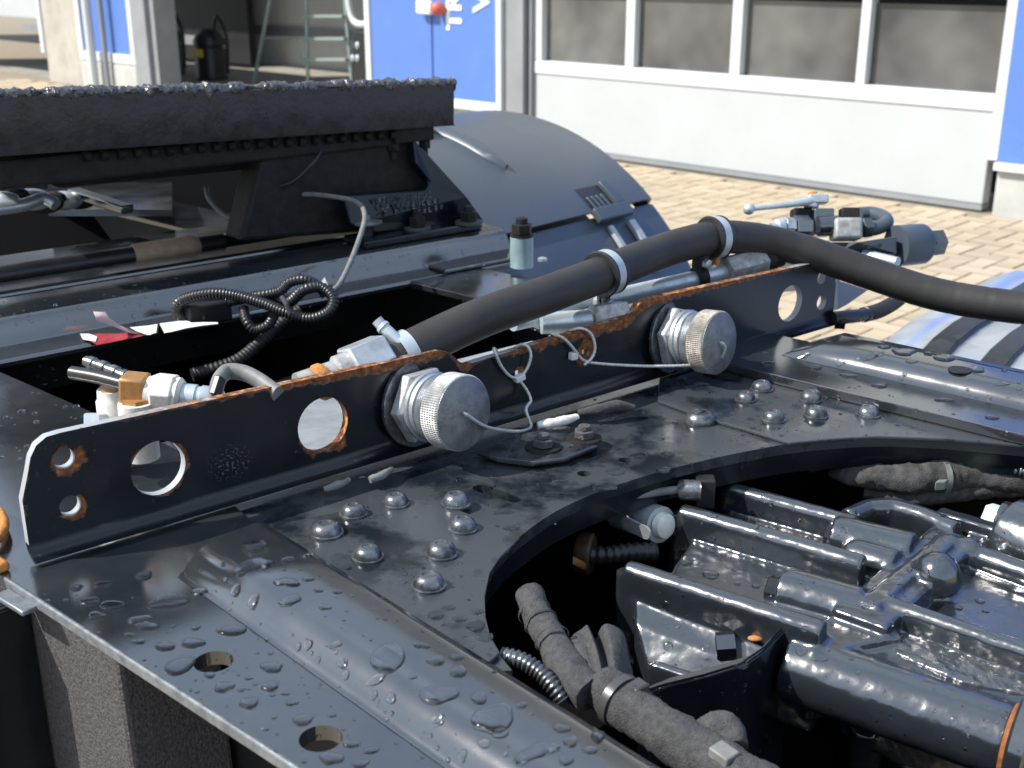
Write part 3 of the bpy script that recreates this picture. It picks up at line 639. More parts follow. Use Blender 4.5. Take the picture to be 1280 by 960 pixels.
me.polygons.foreach_set('use_smooth', [True] * len(me.polygons)); me.set_sharp_from_angle(angle=math.radians(35))
# ================================================================ SCREW COUPLINGS, CAPS, TETHERS
AX = (N_ + A_ * .15 + Z * .10).normalized()
def coupling(cs, label, sc_, hexang, caplabel, capd):
    c = Sp(cs[0], .0, cs[1]) + AX * .0005
    th = thing('screw_coupling', label, 'coupling', c, 'threaded couplings on the bracket')
    k = sc_
    MB().lathe(c, AX, [(-.001, .039 * k), (.0028, .0395 * k), (.0034, .039 * k), (.0036, .025 * k)], 56).build('washer', 'bolt', th)
    MB().hexn(c + AX * .0034, c + AX * .0175 * k, .0355 * k, hexang).build('hex_nut', 'zinc_white', th, smooth=30, bevel=.0012)
    MB().lathe(c + AX * .0172 * k, AX, [(0, .0295 * k), (.002, .0315 * k), (.006, .0318 * k), (.0065, .0300 * k), (.011, .0298 * k), (.0112, .0268 * k), (.013, .0268 * k), (.0132, .030 * k)], 48).build('collar', 'zinc', th)
    prof = []; d = .0304
    while d < .046: prof += [(d * k, .0285 * k), ((d + .0008) * k, .0302 * k), ((d + .0016) * k, .0285 * k)]; d += .0022
    MB().lathe(c, AX, prof, 48).build('thread', 'zinc', th)
    # behind the plate
    r0 = c - AX * .0012 - N_ * TH
    # cap: knurled rim and flat face
    cc = c + AX * (.041 * k)
    n = 200; rows = 15; L_ = .0215 * k; Rr = .0335 * k
    x = (Z - AX * AX.z).normalized(); y = AX.cross(x); vs = []; fs = []
    for i in range(rows):
        for j in range(n):
            a = 2 * math.pi * (j + .5 * (i % 2)) / n; rr = Rr + (.00040 if (i + j) % 2 == 0 else -.00030) * (0 if i in (0, rows - 1) else 1)
            if i in (0, rows - 1): rr = Rr - .0012
            vs.append(cc + AX * (L_ * i / (rows - 1)) + x * (rr * math.cos(a)) + y * (rr * math.sin(a)))
    for i in range(rows - 1):
        for j in range(n):
            j2 = (j + 1) % n
            if i % 2: fs += [(i * n + j, i * n + j2, (i + 1) * n + j2), (i * n + j, (i + 1) * n + j2, (i + 1) * n + j)]
            else: fs += [(i * n + j, i * n + j2, (i + 1) * n + j), (i * n + j2, (i + 1) * n + j2, (i + 1) * n + j)]
    m = MB(); m.add(vs, fs); cp = m.build('cap', capd, th, smooth=12); cp['label'] = caplabel
    MB().lathe(cc + AX * (L_ - .001), AX, [(0, .0328 * k), (.0009, .0326 * k), (.0016, .0316 * k), (.0018, .003), (.0006, .0022), (.0006, .0001)], 56, cap1=False).build('face', 'alu_face', cp)
    return cc + AX * (L_ + .0012)
F1 = coupling(c1s, 'zinc plated hex coupling at the middle of the bracket, nearer the viewer', 1.0, .5, 'knurled round steel cap with flat face on the nearer coupling', 'zinc_white')
F2 = coupling(c2s, 'zinc plated hex coupling towards the right end of the bracket', .98, .2, 'dirty knurled steel cap with tether in its face on the farther coupling', 'zinc_dirty')
def twist(mb, pts, r=.0015):
    pa = catmull(pts, .0012); return mb.tube(pa, [r * (1 + .10 * math.sin(i * 1.9)) for i in range(len(pa))], 10)
def pz(u, v, d): return PL(u, v, AP + N_ * d, N_)
def wire(zx, zy, k, pts): return [pz(zx + a / k, zy + b / k, d) for a, b, d in pts]
t1 = thing('tether_wire', 'thin pale steel tether from the nearer cap looped through the bracket', 'wire', pz(664, 534, .01))
m = MB(); twist(m, [F1 - AX * .003] + wire(440, 390, 5.333, [(760, 680, .068), (850, 742, .066), (930, 775, .06), (1080, 797, .045), (1165, 785, .034), (1195, 760, .028), (1180, 715, .024), (1160, 655, .02), (1172, 620, .017), (1192, 590, .014), (1170, 530, .010), (1118, 455, .006)])); m.build('strand', 'wire', t1)
m = MB(); twist(m, wire(440, 390, 5.333, [(1112, 448, .005), (1050, 425, .006), (995, 360, .005), (960, 285, .004), (945, 243, .0)]) + [pz(440 + 965 / 5.333, 390 + 262 / 5.333, -.012)]); twist(m, wire(440, 390, 5.333, [(1112, 448, .005), (1165, 380, .006), (1192, 300, .007), (1178, 240, .005), (1135, 216, .001), (1085, 242, -.008), (1070, 290, -.014)])); m.build('loop', 'wire', t1)
MB().bar(pz(440 + 1085 / 5.333, 390 + 455 / 5.333, .006), pz(440 + 1145 / 5.333, 390 + 425 / 5.333, .006), .006, .007, N_).build('crimp', 'frame_white', t1, bevel=.001)
t2 = thing('tether_wire', 'thin pale steel tether stretched straight from the farther cap to a looped end', 'wire', pz(740, 450, .01))
m = MB(); twist(m, [F2 - AX * .003] + wire(640, 230, 4, [(1052, 795, .066), (1066, 820, .066), (1050, 862, .062), (1020, 884, .058), (900, 905, .046), (700, 911, .030), (500, 903, .015), (390, 893, .006)])); m.build('strand', 'wire', t2)
m = MB(); twist(m, wire(640, 230, 4, [(385, 893, .006), (345, 872, .006), (305, 820, .006), (262, 775, .004), (225, 757, .0), (215, 765, -.008)])); twist(m, wire(640, 230, 4, [(360, 905, .007), (400, 868, .008), (415, 815, .008), (395, 750, .005), (345, 722, .001), (290, 735, -.008), (265, 765, -.012)])); m.build('loop', 'wire', t2)
MB().bar(pz(640 + 290 / 4, 230 + 862 / 4, .004), pz(640 + 322 / 4, 230 + 858 / 4, .004), .008, .007, N_).build('crimp', 'frame_white', t2, bevel=.0015)
# ================================================================ MOUNTING BEAM
BO = P(0, 462, 0)
def Bm(s, w_, z): return BO + A_ * s + B_ * w_ + Z * z      # along the beam, away from the viewer, up
def BS(u, v, z):
    p = P(u, v, z) - BO; return p.dot(A_), p.dot(B_)
bea = thing('mounting_beam', 'wet blue black angle beam lying across the frame behind the bracket', 'beam', Bm(.4, 0, 0))
sE = BS(690, 336, 0)[0]
secs = []
for s, k in ((-.5, 1), (sE - .10, 1), (sE - .03, .98), (sE - .004, .9)):
    ql = [(0, .000), (0, .008), (.003, .0095), (.040, .0095), (.046, .012), (.054, .033), (.058, .040), (.066, .0425), (.135, .0425), (.138, .040), (.138, -.08), (.13, -.08), (.13, .0)]
    secs.append([Bm(s, a, b) for a, b in ql])
m = MB(); m.loft(secs, closed=True); m.build('angle_profile', 'paint', bea, smooth=25, bevel=.002)
m = MB(); m.prism([Bm(BS(560, 352, .0)[0], .0, .0098), Bm(sE + .002, .0, .0098), Bm(sE + .014, .03, .0098), Bm(sE - .02, .055, .0098), Bm(BS(560, 352, .0)[0], .042, .0098)], Z * .005); m.build('end_plate', 'paint', bea, bevel=.0015, smooth=0)
# rows of parallel cross bars further back
for i, (w0, w1, z0, z1, name) in enumerate(((.22, .275, -.06, .028, 'cross_bar'), (.34, .42, -.06, .030, 'cross_bar'))):
    th = thing('cross_bar', ['dark wet crossbar just behind the angle beam', 'pale glossy crossbar below the coupling plate, farther back'][i], 'beam', Bm(.2, w0, 0), 'bars under the coupling plate')
    m = MB(); m.box(Bm(.08, (w0 + w1) / 2, (z0 + z1) / 2), A_, B_, Z, .56, (w1 - w0) / 2, (z1 - z0) / 2); m.build('bar', 'paint', th, smooth=0, bevel=.006, seg=3)
th = thing('air_pipe', 'black pipe with a brown sleeve running between the crossbars', 'pipe', Bm(0, .30, .02))
p0 = Bm(-.4, .305, .028); p1 = Bm(.42, .305, .028)
MB().cyl(p0, p1, .014, n=20).build('pipe', 'plastic', th)
sa = BS(90, 285, .03)[0]; sb = BS(155, 275, .03)[0]
MB().lathe(Bm(sa, .305, .028), A_, [(0, .0148), (.004, .0165), (sb - sa - .012, .0165), (sb - sa, .0185), (sb - sa + .012, .0150)], 20).build('sleeve', 'sleeve', th)
# clutter left: greasy castings under the coupling
th = thing('lock_linkage', 'greasy grey lock linkage castings at the left edge below the coupling plate', 'linkage', Bm(.05, .42, .03))
for i in range(9):
    c = PD(5 + i * 12 + rnd.uniform(-4, 4), 248 + rnd.uniform(-6, 10), 1.62 + .02 * i); MB().ball(c, rnd.uniform(.010, .02), sc=(1.5, .8, .8)).build('lump', 'iron' if i % 3 else 'zinc', th)
MB().tube(catmull([PD(-10, 262, 1.6), PD(30, 256, 1.62), PD(55, 248, 1.64), PD(70, 256, 1.64)], .01), .009, 10).build('link', 'zinc', th)
MB().bar(PD(92, 240, 1.75), PD(160, 262, 1.66), .02, .012).build('guide', 'paint', th, bevel=.002)
# wet plate seen through the gap
pb0 = thing('base_plate', 'wet sky reflecting base plate under the coupling', 'plate', Bm(.3, .6, .02))
MB().prism([PD(60, 262, 1.80), PD(215, 262, 1.80), PD(215, 228, 2.15), PD(60, 228, 2.15)], Z * -.01).build('plate', 'paint', pb0, smooth=0)
# ================================================================ COUPLING (FIFTH WHEEL) PLATE
fp1 = PD(566, 157, 1.75); L5 = .645
def Fw(s, w_, z): return fp1 - A_ * s + B_ * w_ + Z * (z + .028 * s)     # s runs left, w away, z up from lower edge
fw = thing('fifth_wheel', 'greasy black fifth wheel coupling plate with ragged grease along its top edge', 'coupling plate', fp1 - A_ * .35 - Z * .15)
secs = []
NS = 220
def ragged(s): return .5 + .5 * fbm(V((s * 14, 3, 0)), 1.0)
for i in range(NS + 1):
    s = i / NS * L5
    g_ = max(0, ragged(s)); hh = .062 + .012 * s
    j = .0022 * fbm(V((s, 0, 0)), 60, 5)
    sl = .004
    secs.append([Fw(s - (sl if i == 0 else 0), 0, 0), Fw(s, -.002, .004), Fw(s, -.004, hh * .6), Fw(s, -.004 + j * .3, hh - .004), Fw(s, .004, hh + .001), Fw(s, .03, hh + .0005), Fw(s, .10, hh - .009), Fw(s, .34, hh - .052), Fw(s, .34, .0), Fw(s, .03, .0)])
m = MB(); m.loft(secs, closed=True); m.build('plate', 'grease', fw, smooth=30)
# grease bead along the top edge, real lumps
m = MB(); secs = []
NG = 420
for i in range(NG + 1):
    s = -.004 + i / NG * L5; hh = .062 + .012 * max(0, s); ring = []
    for k in range(14):
        a = 2 * math.pi * k / 14; p = Fw(s, .004, hh - .001)
        amp = .0065 + .0045 * fbm(V((s * 30, k * .0, 2)), 1) + .0022 * fbm(V((s * 120, math.cos(a) * 1.3, math.sin(a) * 1.3)), 1.3)
        dn = 1.0 + (1.6 * max(0, fbm(V((s * 22, 9, 0)), 1)) + .5) * max(0, -math.sin(a))
        amp = max(.0015, amp)
        ring.append(p - B_ * (-.006 if 0 else .0) + B_ * (math.cos(a) * amp * 1.3) + Z * (math.sin(a) * amp * dn * .95))
    secs.append(ring)
m.loft(secs, closed=True); m.build('grease_bead', 'grease_top', fw, smooth=60)
# rib with a row of springs/teeth below the plate and under casting
m = MB(); m.box(Fw(.345, .045, -.0175), A_, B_, Z, .295, .02, .017); m.build('under_rib', 'iron', fw, smooth=0, bevel=.004)
for i in range(24):
    s = .05 + i * .021; c = Fw(s, .022, -.010); MB().lathe(c, A_, [(-.0042, .006), (-.003, .0070 + rnd.uniform(-.001, .001)), (.003, .0070), (.0042, .006)], 12).build('tooth', 'iron', fw)
m = MB(); m.box(Fw(.056, .06, -.011), A_, B_, Z, .034, .045, .011); m.build('block', 'iron', fw, smooth=0, bevel=.003)
for s in (.030, .085):
    c = Fw(s, .03, -.022); m = MB(); m.hexn(c, c - Z * .012, .009, .3); m.cyl(c - Z * .012, c - Z * .024, .005, n=12); m.build('hanging_bolt', 'iron', fw)
m = MB(); m.loft([[Fw(.10, .066, -.02), Fw(.60, .066, -.03), Fw(.60, .30, -.03), Fw(.10, .30, -.02)], [Fw(.20, .08, -.05), Fw(.55, .08, -.055), Fw(.55, .28, -.055), Fw(.20, .28, -.05)]], closed=True); m.build('underside_casting', 'iron', fw, smooth=40)
# pedestal
pdn = thing('coupling_pedestal', 'black cast pedestal with raised lettering and bolted foot carrying the coupling plate', 'pedestal', Bm(.70, .08, .0445))
zt = .0435
def pp(u, v, w_): # point on plane w_ back from the beam front
    return PL(u, v, Bm(0, w_, 0), N_)
W0 = .105
face = [pp(470, 292, W0), pp(606, 276, W0), pp(582, 246, W0), pp(527, 185, W0 + .03), pp(516, 172, W0 + .03), pp(520, 205, W0 + .02), pp(537, 228, W0 + .015), pp(532, 238, W0 + .012), pp(430, 245, W0 + .012), pp(440, 282, W0)]
m = MB(); m.prism(face, B_ * .02); m.build('cheek', 'paint_dark', pdn, bevel=.003, smooth=0)
m = MB(); m.prism([pp(u, v, .15) for u, v in ((300, 302), (565, 282), (572, 252), (530, 197), (518, 172), (330, 186))], B_ * .05); m.build('saddle', 'iron', pdn, bevel=.006, smooth=0)
rm_ = thing('rear_backdrop', 'dark crossmember added to fill the shade under the coupling plate', 'backdrop', PD(200, 300, 2.3))
MB().prism([PD(-80, 150, 2.35), PD(535, 150, 2.35), PD(535, 330, 2.2), PD(-80, 380, 2.2)], FW * .04).build('shade_sheet', 'shade_black', rm_, smooth=0)  # added black sheet, its colour stands in for shade below the coupling
for li, (u0, v0, u1, v1, n_) in enumerate(((470, 250, 540, 243, 11), (474, 258, 552, 251, 12), (478, 267, 562, 259, 12))):
    for i in range(n_):
        k = (i + .5) / n_
        if rnd.random() < .12: continue
        c = pp(u0 + (u1 - u0) * k, v0 + (v1 - v0) * k, W0 - .0012)
        m = MB(); hgt = .0034; wdt = .0022
        for st in range(rnd.choice((2, 3))):
            if rnd.random() < .5: m.box(c + A_ * rnd.choice((-wdt, 0, wdt)), A_, B_, Z, .0006, .001, hgt)
            else: m.box(c + Z * rnd.choice((-hgt, 0, hgt)), A_, B_, Z, wdt, .001, .0006)
        m.build('raised_mark', 'paint', pdn, smooth=0, fix=False)
foot_ = [Bm(BS(u, v, zt)[0], w_, zt) for u, v, w_ in ((438, 306, .072), (600, 290, .072), (612, 287, .082), (612, 287, .12), (600, 290, .13), (438, 306, .13))]
m = MB(); m.prism(foot_, Z * .011); m.build('foot', 'paint_dark', pdn, bevel=.003, smooth=0)
for (u, v, k) in ((522, 286, 1.0), (586, 279, 1.05)):
    p = P(u, v, zt + .011); m = MB(); m.lathe(p, Z, [(0, .0195 * k), (.003, .019 * k), (.0035, .012)], 30); m.build('washer', 'rough_steel', pdn)
    m = MB(); m.hexn(p + Z * .0035, p + Z * .018, .0125 * k, .5); m.lathe(p + Z * .018, Z, [(0, .0075), (.007, .007), (.008, .0055)], 18); m.build('hex_bolt', 'iron', pdn)
th = thing('spool_mount', 'rubber mount between two grey washers at the left of the pedestal foot', 'mount', P(460, 300, zt))
p = P(459, 300, zt + .003); MB().lathe(p, Z, [(0, .017), (.003, .0175), (.004, .017)], 30).build('lower_washer', 'alu_face', th)
MB().lathe(p + Z * .004, Z, [(0, .010), (.010, .0085), (.020, .0105)], 24).build('rubber', 'plastic', th)
MB().lathe(p + Z * .024, Z, [(0, .022), (.0025, .0225), (.0035, .0215), (.006, .006), (.012, .0055)], 32).build('upper_washer', 'alu_face', th)
# stud with spacer sleeve on the beam end
pst = P(652, 334, .0148); st = thing('spacer_stud', 'hex bolt with blue green spacer sleeve at the end of the beam', 'bolt', pst)
MB().lathe(pst, Z, [(0, .0155), (.001, .0165), (.003, .0160), (.043, .0160), (.044, .0150)], 32).build('sleeve', 'teal', st)
MB().lathe(pst + Z * .0442, Z, [(0, .0165), (.0025, .0165)], 30).build('washer', 'iron', st)
m = MB(); m.hexn(pst + Z * .047, pst + Z * .062, .0145, .3); m.lathe(pst + Z * .062, Z, [(0, .0085), (.007, .0083), (.0085, .006)], 20); m.build('nut', 'iron', st)
p = P(678, 326, .0148); MB().lathe(p, Z, [(0, .007), (.004, .0065), (.005, .004)], 20).build('small_nut', 'zinc', st)
# ================================================================ FENDER
fd = thing('mudguard', 'blue grey plastic mudguard arching over the far rear wheel', 'mudguard', T(-1.84, 1.75, -.6))
RC = -1.80; RRf = .60; ZC = -.497
def fen(a, q, dr=0):                       # a from the top, towards the tank
    return T(RC + (RRf + dr) * math.sin(a), q, ZC + (RRf + dr) * math.cos(a))
Q0, Q1 = 1.42, 2.06
def fpanel(a0, a1, q0, q1, dr, name, mt, parent, n=26, th_=.005, edge=.012):
    secs = []
    for i in range(n + 1):
        a = a0 + (a1 - a0) * i / n
        ql = [(q0, -.05), (q0 + .004, -.012), (q0 + .02, 0), (q1 - .02, 0), (q1 - .006, -.004), (q1, -.018), (q1, -.05), (q1 - th_, -.05), (q1 - th_, -.02), (q1 - .02, -th_), (q0 + .02, -th_), (q0 + th_, -.05)]
        secs.append([fen(a, q, dr + d) for q, d in ql])
    m = MB(); m.loft(secs, closed=True); return m.build(name, mt, parent, smooth=30)
aj = .74
for k in range(1): pass
def fa(u, v, q):  # arc angle where a pixel ray meets the plane q
    p = PL(u, v, Q_ * q, Q_); return math.atan2(p.dot(R_) - RC, p.z - ZC)
aj = fa(805, 262, Q1)
up_ = fpanel(-.7, aj, Q0, Q1, 0, 'upper_panel', 'fender', fd)
lo_ = fpanel(aj + .012, aj + .75, Q0, Q1 + .004, -.010, 'lower_panel', 'fender', fd)
def fsurf(u, v, dr=0):                     # hit the fender cylinder
    d = ray(u, v); best = None
    lo, hi = 1.2, 4.5
    for i in range(700):
        t = lo + (hi - lo) * i / 700; p = CAM + d * t; r = p.dot(R_) - RC; z = p.z - ZC
        if math.hypot(r, z) < RRf + dr: return math.atan2(r, z), p.dot(Q_)
    return aj, Q1
def strip(pts, w_, dr, name, mt, parent):
    secs = []
    pa = []
    for i in range(len(pts) - 1):
        for k in range(6):
            t = k / 6; pa.append(((pts[i][0] * (1 - t) + pts[i + 1][0] * t), (pts[i][1] * (1 - t) + pts[i + 1][1] * t)))
    pa.append(pts[-1])
    for i, (a, q) in enumerate(pa):
        k = min(1, i / 3, (len(pa) - 1 - i) / 3) * .8 + .2
        secs.append([fen(a, q - w_ * k, .0003), fen(a, q - w_ * .6 * k, dr), fen(a, q + w_ * .6 * k, dr), fen(a, q + w_ * k, .0003)])
    m = MB(); m.loft(secs); return m.build(name, mt, parent, smooth=60)
g0 = fsurf(532, 164); g1 = fsurf(632, 212)
strip([(g0[0] - .15, g1[1] - .0), (g0[0], g1[1]), ((g0[0] + g1[0]) / 2, g1[1]), (g1[0], g1[1])], .016, .010, 'raised_bead', 'fender', up_)
# latch: recess with ribbed clip, then the strap on the lower panel
la, lq = fsurf(745, 245)
def fbox(a0, a1, q0, q1, d0, d1, name, mt, parent):
    m = MB(); n = 4; secs = []
    for i in range(n + 1):
        a = a0 + (a1 - a0) * i / n; secs.append([fen(a, q0, d0), fen(a, q1, d0), fen(a, q1, d1), fen(a, q0, d1)])
    m.loft(secs, closed=True); return m.build(name, mt, parent, smooth=25, bevel=.002)
fbox(la - .045, aj - .006, lq - .045, lq + .03, -.004, .0006, 'latch_recess', 'plastic', up_)
for i in range(4): fbox(la + .0, aj - .006, lq - .036 + i * .015, lq - .028 + i * .015, .0008, .004, 'clip_rib', 'fender', up_)
fbox(la - .045, aj - .004, lq + .03, lq + .052, -.002, .009, 'recess_rim', 'fender', up_)
fbox(aj - .004, aj + .045, lq - .05, lq + .06, -.004, .010, 'latch_body', 'fender', lo_)
fbox(aj + .062, aj + .26, lq - .03, lq - .015, -.009, .000, 'strap_rail', 'fender_light', lo_)
fbox(aj + .062, aj + .26, lq + .035, lq + .055, -.009, .002, 'strap_rail', 'fender_light', lo_)
# wheel below the mudguard: closes the arch
MB().lathe(T(RC, 1.46, ZC), Q_, [(0, .30), (.02, .46), (.05, .49), (.27, .495), (.28, .47), (.30, .47), (.31, .495), (.53, .49), (.56, .46), (.58, .30)], 64).build('tyre', 'rubber', fd)
# ================================================================ FUEL TANK
tk = thing('fuel_tank', 'shiny aluminium fuel tank with two black straps at the right edge', 'tank', T(-.2, 1.9, -.7))
def tsec(r, k=1.0, dd=0):
    pr = [(1.58, -.36), (1.58, -.19), (1.595, -.155), (1.63, -.128), (1.69, -.112), (1.76, -.104), (2.10, -.100), (2.18, -.106), (2.24, -.13), (2.27, -.18), (2.27, -.62), (2.20, -.68), (1.65, -.68), (1.58, -.62)]
    cq, cz = 1.92, -.40
    return [T(r, cq + (q - cq) * k, cz + (z - cz) * k) for q, z in pr]
m = MB(); m.loft([tsec(-.715, .955), tsec(-.712, .985), tsec(-.700, 1.0), tsec(-.675, 1.0), tsec(-.672, .996), tsec(-.655, .996), tsec(-.652, 1.0), tsec(.7, 1.0)], closed=True); m.build('shell', 'alu_tank', tk, smooth=28)
for r in (RQ(1165, 432, -.104)[0], RQ(1262, 432, -.104)[0]):
    pr = [(1.55, -.66)] + [(1.574, -.36), (1.573, -.19), (1.589, -.150), (1.627, -.122), (1.688, -.106), (1.76, -.098), (2.10, -.094), (2.18, -.100), (2.245, -.125), (2.276, -.18), (2.276, -.6)]
    m = MB(); m.loft([[T(r + dr, q, z) for q, z in pr] + [T(r + dr, q + (.003 if q < 1.9 else -.003), z - .008) for q, z in reversed(pr)] for dr in (-.018, .018)], closed=True); m.build('strap', 'plastic', tk, smooth=50, bevel=.002)
# ================================================================ LARGE RUBBER HOSE
hp = catmull([PD(*p) for p in ((488, 452, 1.085), (530, 430, 1.10), (600, 398, 1.135), (690, 366, 1.195), (757, 341, 1.25), (830, 313, 1.32), (893, 297, 1.37), (950, 300, 1.405), (1010, 315, 1.42), (1080, 339, 1.42), (1180, 370, 1.40), (1310, 388, 1.36), (1500, 400, 1.30))], .004)
hs_ = thing('rubber_hose', 'thick brown black rubber hose arching over the bracket to the right', 'hose', PD(757, 341, 1.25))
rr = []
ln = 0
for i, p in enumerate(hp):
    if i: ln += (p - hp[i - 1]).length
    x, y, t_ = pix(p)
    wrap = 0
    if x > 920: wrap = -.00045 * math.exp(-((ln % .038) - .019) ** 2 / 2e-6)
    rr.append(.0192 + wrap + .00015 * fbm(V((ln * 40, 0, 0)), 1))
m = MB(); m.tube(hp, rr, 36); m.build('hose_wall', 'rubber', hs_, smooth=60)
def near(u):
    return min(range(len(hp)), key=lambda i: abs(pix(hp[i])[0] - u))
for (u, lab) in ((757, 'rubber lined pipe clamp around the hose nearest the middle of the picture'), (893, 'rubber lined pipe clamp at the highest bend of the hose')):
    i = near(u); c = hp[i]; ax = (hp[i + 3] - hp[i - 3]).normalized()
    cl = thing('hose_clamp', lab, 'clamp', c, 'clamps on the rubber hose')
    MB().lathe(c, ax, [(-.0105, .0192), (-.0105, .0238), (-.0085, .0250), (-.0062, .0246), (-.0056, .0228), (.0056, .0228), (.0062, .0246), (.0085, .0250), (.0105, .0238), (.0105, .0192)], 48, cap0=False, cap1=False).build('rubber_lining', 'plastic', cl)
    MB().lathe(c, ax, [(-.0054, .0229), (-.0052, .0241), (.0052, .0241), (.0054, .0229)], 48, cap0=False, cap1=False).build('band', 'galv', cl)
    dn = (V((0, 0, -1)) - ax * -ax.z).normalized()
    m = MB(); m.box(c + dn * .034, ax, dn, ax.cross(dn), .006, .012, .002); m.box(c + dn * .034 + ax.cross(dn) * .006, ax, dn, ax.cross(dn), .006, .012, .002); m.build('ears', 'bolt', cl, bevel=.001, smooth=0)
    q_ = c + dn * .034; nn = ax.cross(dn); m = MB(); m.hexn(q_ + nn * .008, q_ + nn * .014, .006); m.hexn(q_ - nn * .0022, q_ - nn * .007, .006); m.build('screw', 'zinc', cl)
i = near(505); ax = (hp[i + 3] - hp[i]).normalized(); c = hp[i]
he = thing('hose_fitting', 'zinc elbow fitting with band clamp where the hose starts behind the bracket', 'fitting', c)
MB().lathe(c, ax, [(-.006, .0200), (-.006, .0212), (.006, .0212), (.006, .0200)], 40, cap0=False, cap1=False).build('band', 'galv', he)
MB().cyl(PD(471, 400, 1.082), PD(477, 407, 1.082), .0052, n=14).build('screw_head', 'zinc', he)
MB().lathe(PD(477, 407, 1.082), PD(506, 434, 1.078) - PD(477, 407, 1.082), [(0, .0062), (.003, .0068), (.004, .0055), (.022, .0055), (.026, .0045)], 18).build('clamp_screw', 'galv', he)
MB().hexn(PD(436, 464, 1.060), PD(482, 445, 1.080), .0235, .25).build('hex_body', 'zinc', he, smooth=25, bevel=.0012)
MB().lathe(PD(438, 464, 1.06), PD(395, 478, 1.045) - PD(438, 464, 1.06), [(0, .0175), (.012, .0175), (.014, .014), (.05, .0135)], 28).build('neck', 'zinc_white', he)
MB().lathe(PD(410, 474, 1.045), PD(400, 478, 1.042) - PD(410, 474, 1.045), [(0, .0140), (.004, .0165), (.009, .0165), (.012, .0140)], 28).build('rusty_ring', 'rust', he)
# ================================================================ GALVANISED PIPES BEHIND THE BRACKET
gp = thing('galvanised_pipe', 'long galvanised steel pipe running under the hose behind the bracket', 'pipe', PD(830, 356, 1.33))
MB().cyl(PD(640, 402, 1.235), PD(922, 337, 1.40), .0102, n=28).build('tube', 'galv', gp)
p0 = PD(906, 339, 1.385); p1 = PD(952, 327, 1.41); MB().hexn(p0, p1, .0185, .2).build('rough_nut', 'zinc_white', gp, smooth=25, bevel=.002)
MB().lathe(p1, p1 - p0, [(0, .0150), (.012, .0150), (.014, .012), (.028, .012)], 20).build('end_fitting', 'iron', gp)
c = PD(874, 347, 1.365); ax = (p1 - p0).normalized(); m = MB(); m.lathe(c, ax, [(-.007, .0105), (-.006, .0128), (.006, .0128), (.007, .0105)], 28, cap0=False, cap1=False); m.box(c + Z * .016, ax, ax.cross(Z), Z, .006, .007, .010); cl = m.build('clip', 'iron', gp)
MB().hexn(c + Z * .018 + N_ * .007, c + Z * .018 + N_ * .014, .0055).build('clip_screw', 'zinc', cl)
MB().box(PD(893, 324, 1.375), ax, B_, Z, .003, .006, .006).build('rust_flake', 'rust', gp, bevel=.001)
sp_ = thing('short_pipe', 'short galvanised pipe stub with hex nut ahead of the farther coupling', 'pipe', PD(740, 400, 1.25))
MB().cyl(PD(676, 404, 1.235), PD(738, 400, 1.245), .0112, n=28).build('stub', 'galv', sp_)
MB().lathe(PD(736, 400, 1.244), A_, [(0, .0120), (.004, .0125), (.008, .012)], 24).build('ring', 'frame_white', sp_)
MB().hexn(PD(741, 400, 1.242), PD(783, 394, 1.252), .0175, .3).build('hex_nut', 'zinc_white', sp_, smooth=25, bevel=.0015)
br = thing('perforated_bracket', 'thin dark bracket strip with a row of tiny holes under the hose', 'bracket', PD(670, 415, 1.22))
m = MB(); m.prism([P(648, 402, .03), P(700, 422, .03), P(735, 412, .03), P(690, 394, .03)], Z * -.003); m.build('strip', 'paint', br, smooth=0)
for i in range(5):
    p = P(660 + i * 9, 409 + i * 3.6, .0305); MB().lathe(p, Z, [(0, .0012), (.0004, .0011)], 10).build('hole_rim', 'zinc', br)
ys = thing('pipe_stub', 'short grey pipe end below the hose near the right end of the bracket', 'pipe', PD(1105, 325, 1.7))
MB().cyl(PD(1080, 318, 1.72), PD(1122, 328, 1.68), .0075, n=20).build('tube', 'galv', ys)
# ================================================================ WHITE FITTINGS, BRASS TEE
ft = thing('brass_tee', 'brass tee block with white hex nuts and black tubes in the gap behind the bracket', 'fitting', PD(168, 490, 1.0))
def pd(x, y, t=1.0): return PD(60 + x / 4, 380 + y / 4, t)
MB().bar(pd(372, 420), pd(500, 432), .023, .025).build('block', 'brass', ft, bevel=.0025)
MB().cyl(pd(498, 432), pd(535, 440), .0125, n=24).build('white_sleeve', 'white_fit', ft)
MB().hexn(pd(528, 440), pd(640, 452), .0178, .3).build('white_nut', 'white_fit', ft, smooth=25, bevel=.001)
MB().lathe(pd(638, 452), pd(690, 460) - pd(638, 452), [(0, .0145), (.003, .0148), (.006, .012)], 24).build('white_flange', 'white_fit', ft)
m = MB(); m.lathe(pd(670, 458), pd(820, 476) - pd(670, 458), [(0, .0105), (.012, .0108), (.0125, .0095), (.016, .0095), (.0165, .0108), (.030, .0105), (.034, .008)], 18); m.build('clear_collar', 'galv', ft)
tubep = catmull([pd(120, 343, 1.02), pd(250, 366, 1.01), pd(376, 398, 1.0)], .003); MB().tube(tubep, .0058, 16).build('black_tube', 'plastic', ft)
tp = catmull([pd(190, 285, 1.05), pd(300, 325, 1.04), pd(395, 365, 1.03)], .001); MB().tube(tp, [.0048 + .0012 * (1 if (i // 6) % 2 else 0) for i in range(len(tp))], 16).build('barbed_tube', 'bolt', ft)
m = MB(); m.lathe(pd(320, 425, 1.02), -Z, [(0, .0125), (.008, .0130), (.010, .0145), (.035, .0145), (.037, .0120), (.06, .012)], 24); m.build('white_barrel', 'white_fit', ft)
m = MB(); m.lathe(pd(320, 415, 1.02) + Z * .001, -Z, [(0, .010), (.006, .0135)], 6); m.build('brass_nut', 'brass', ft)
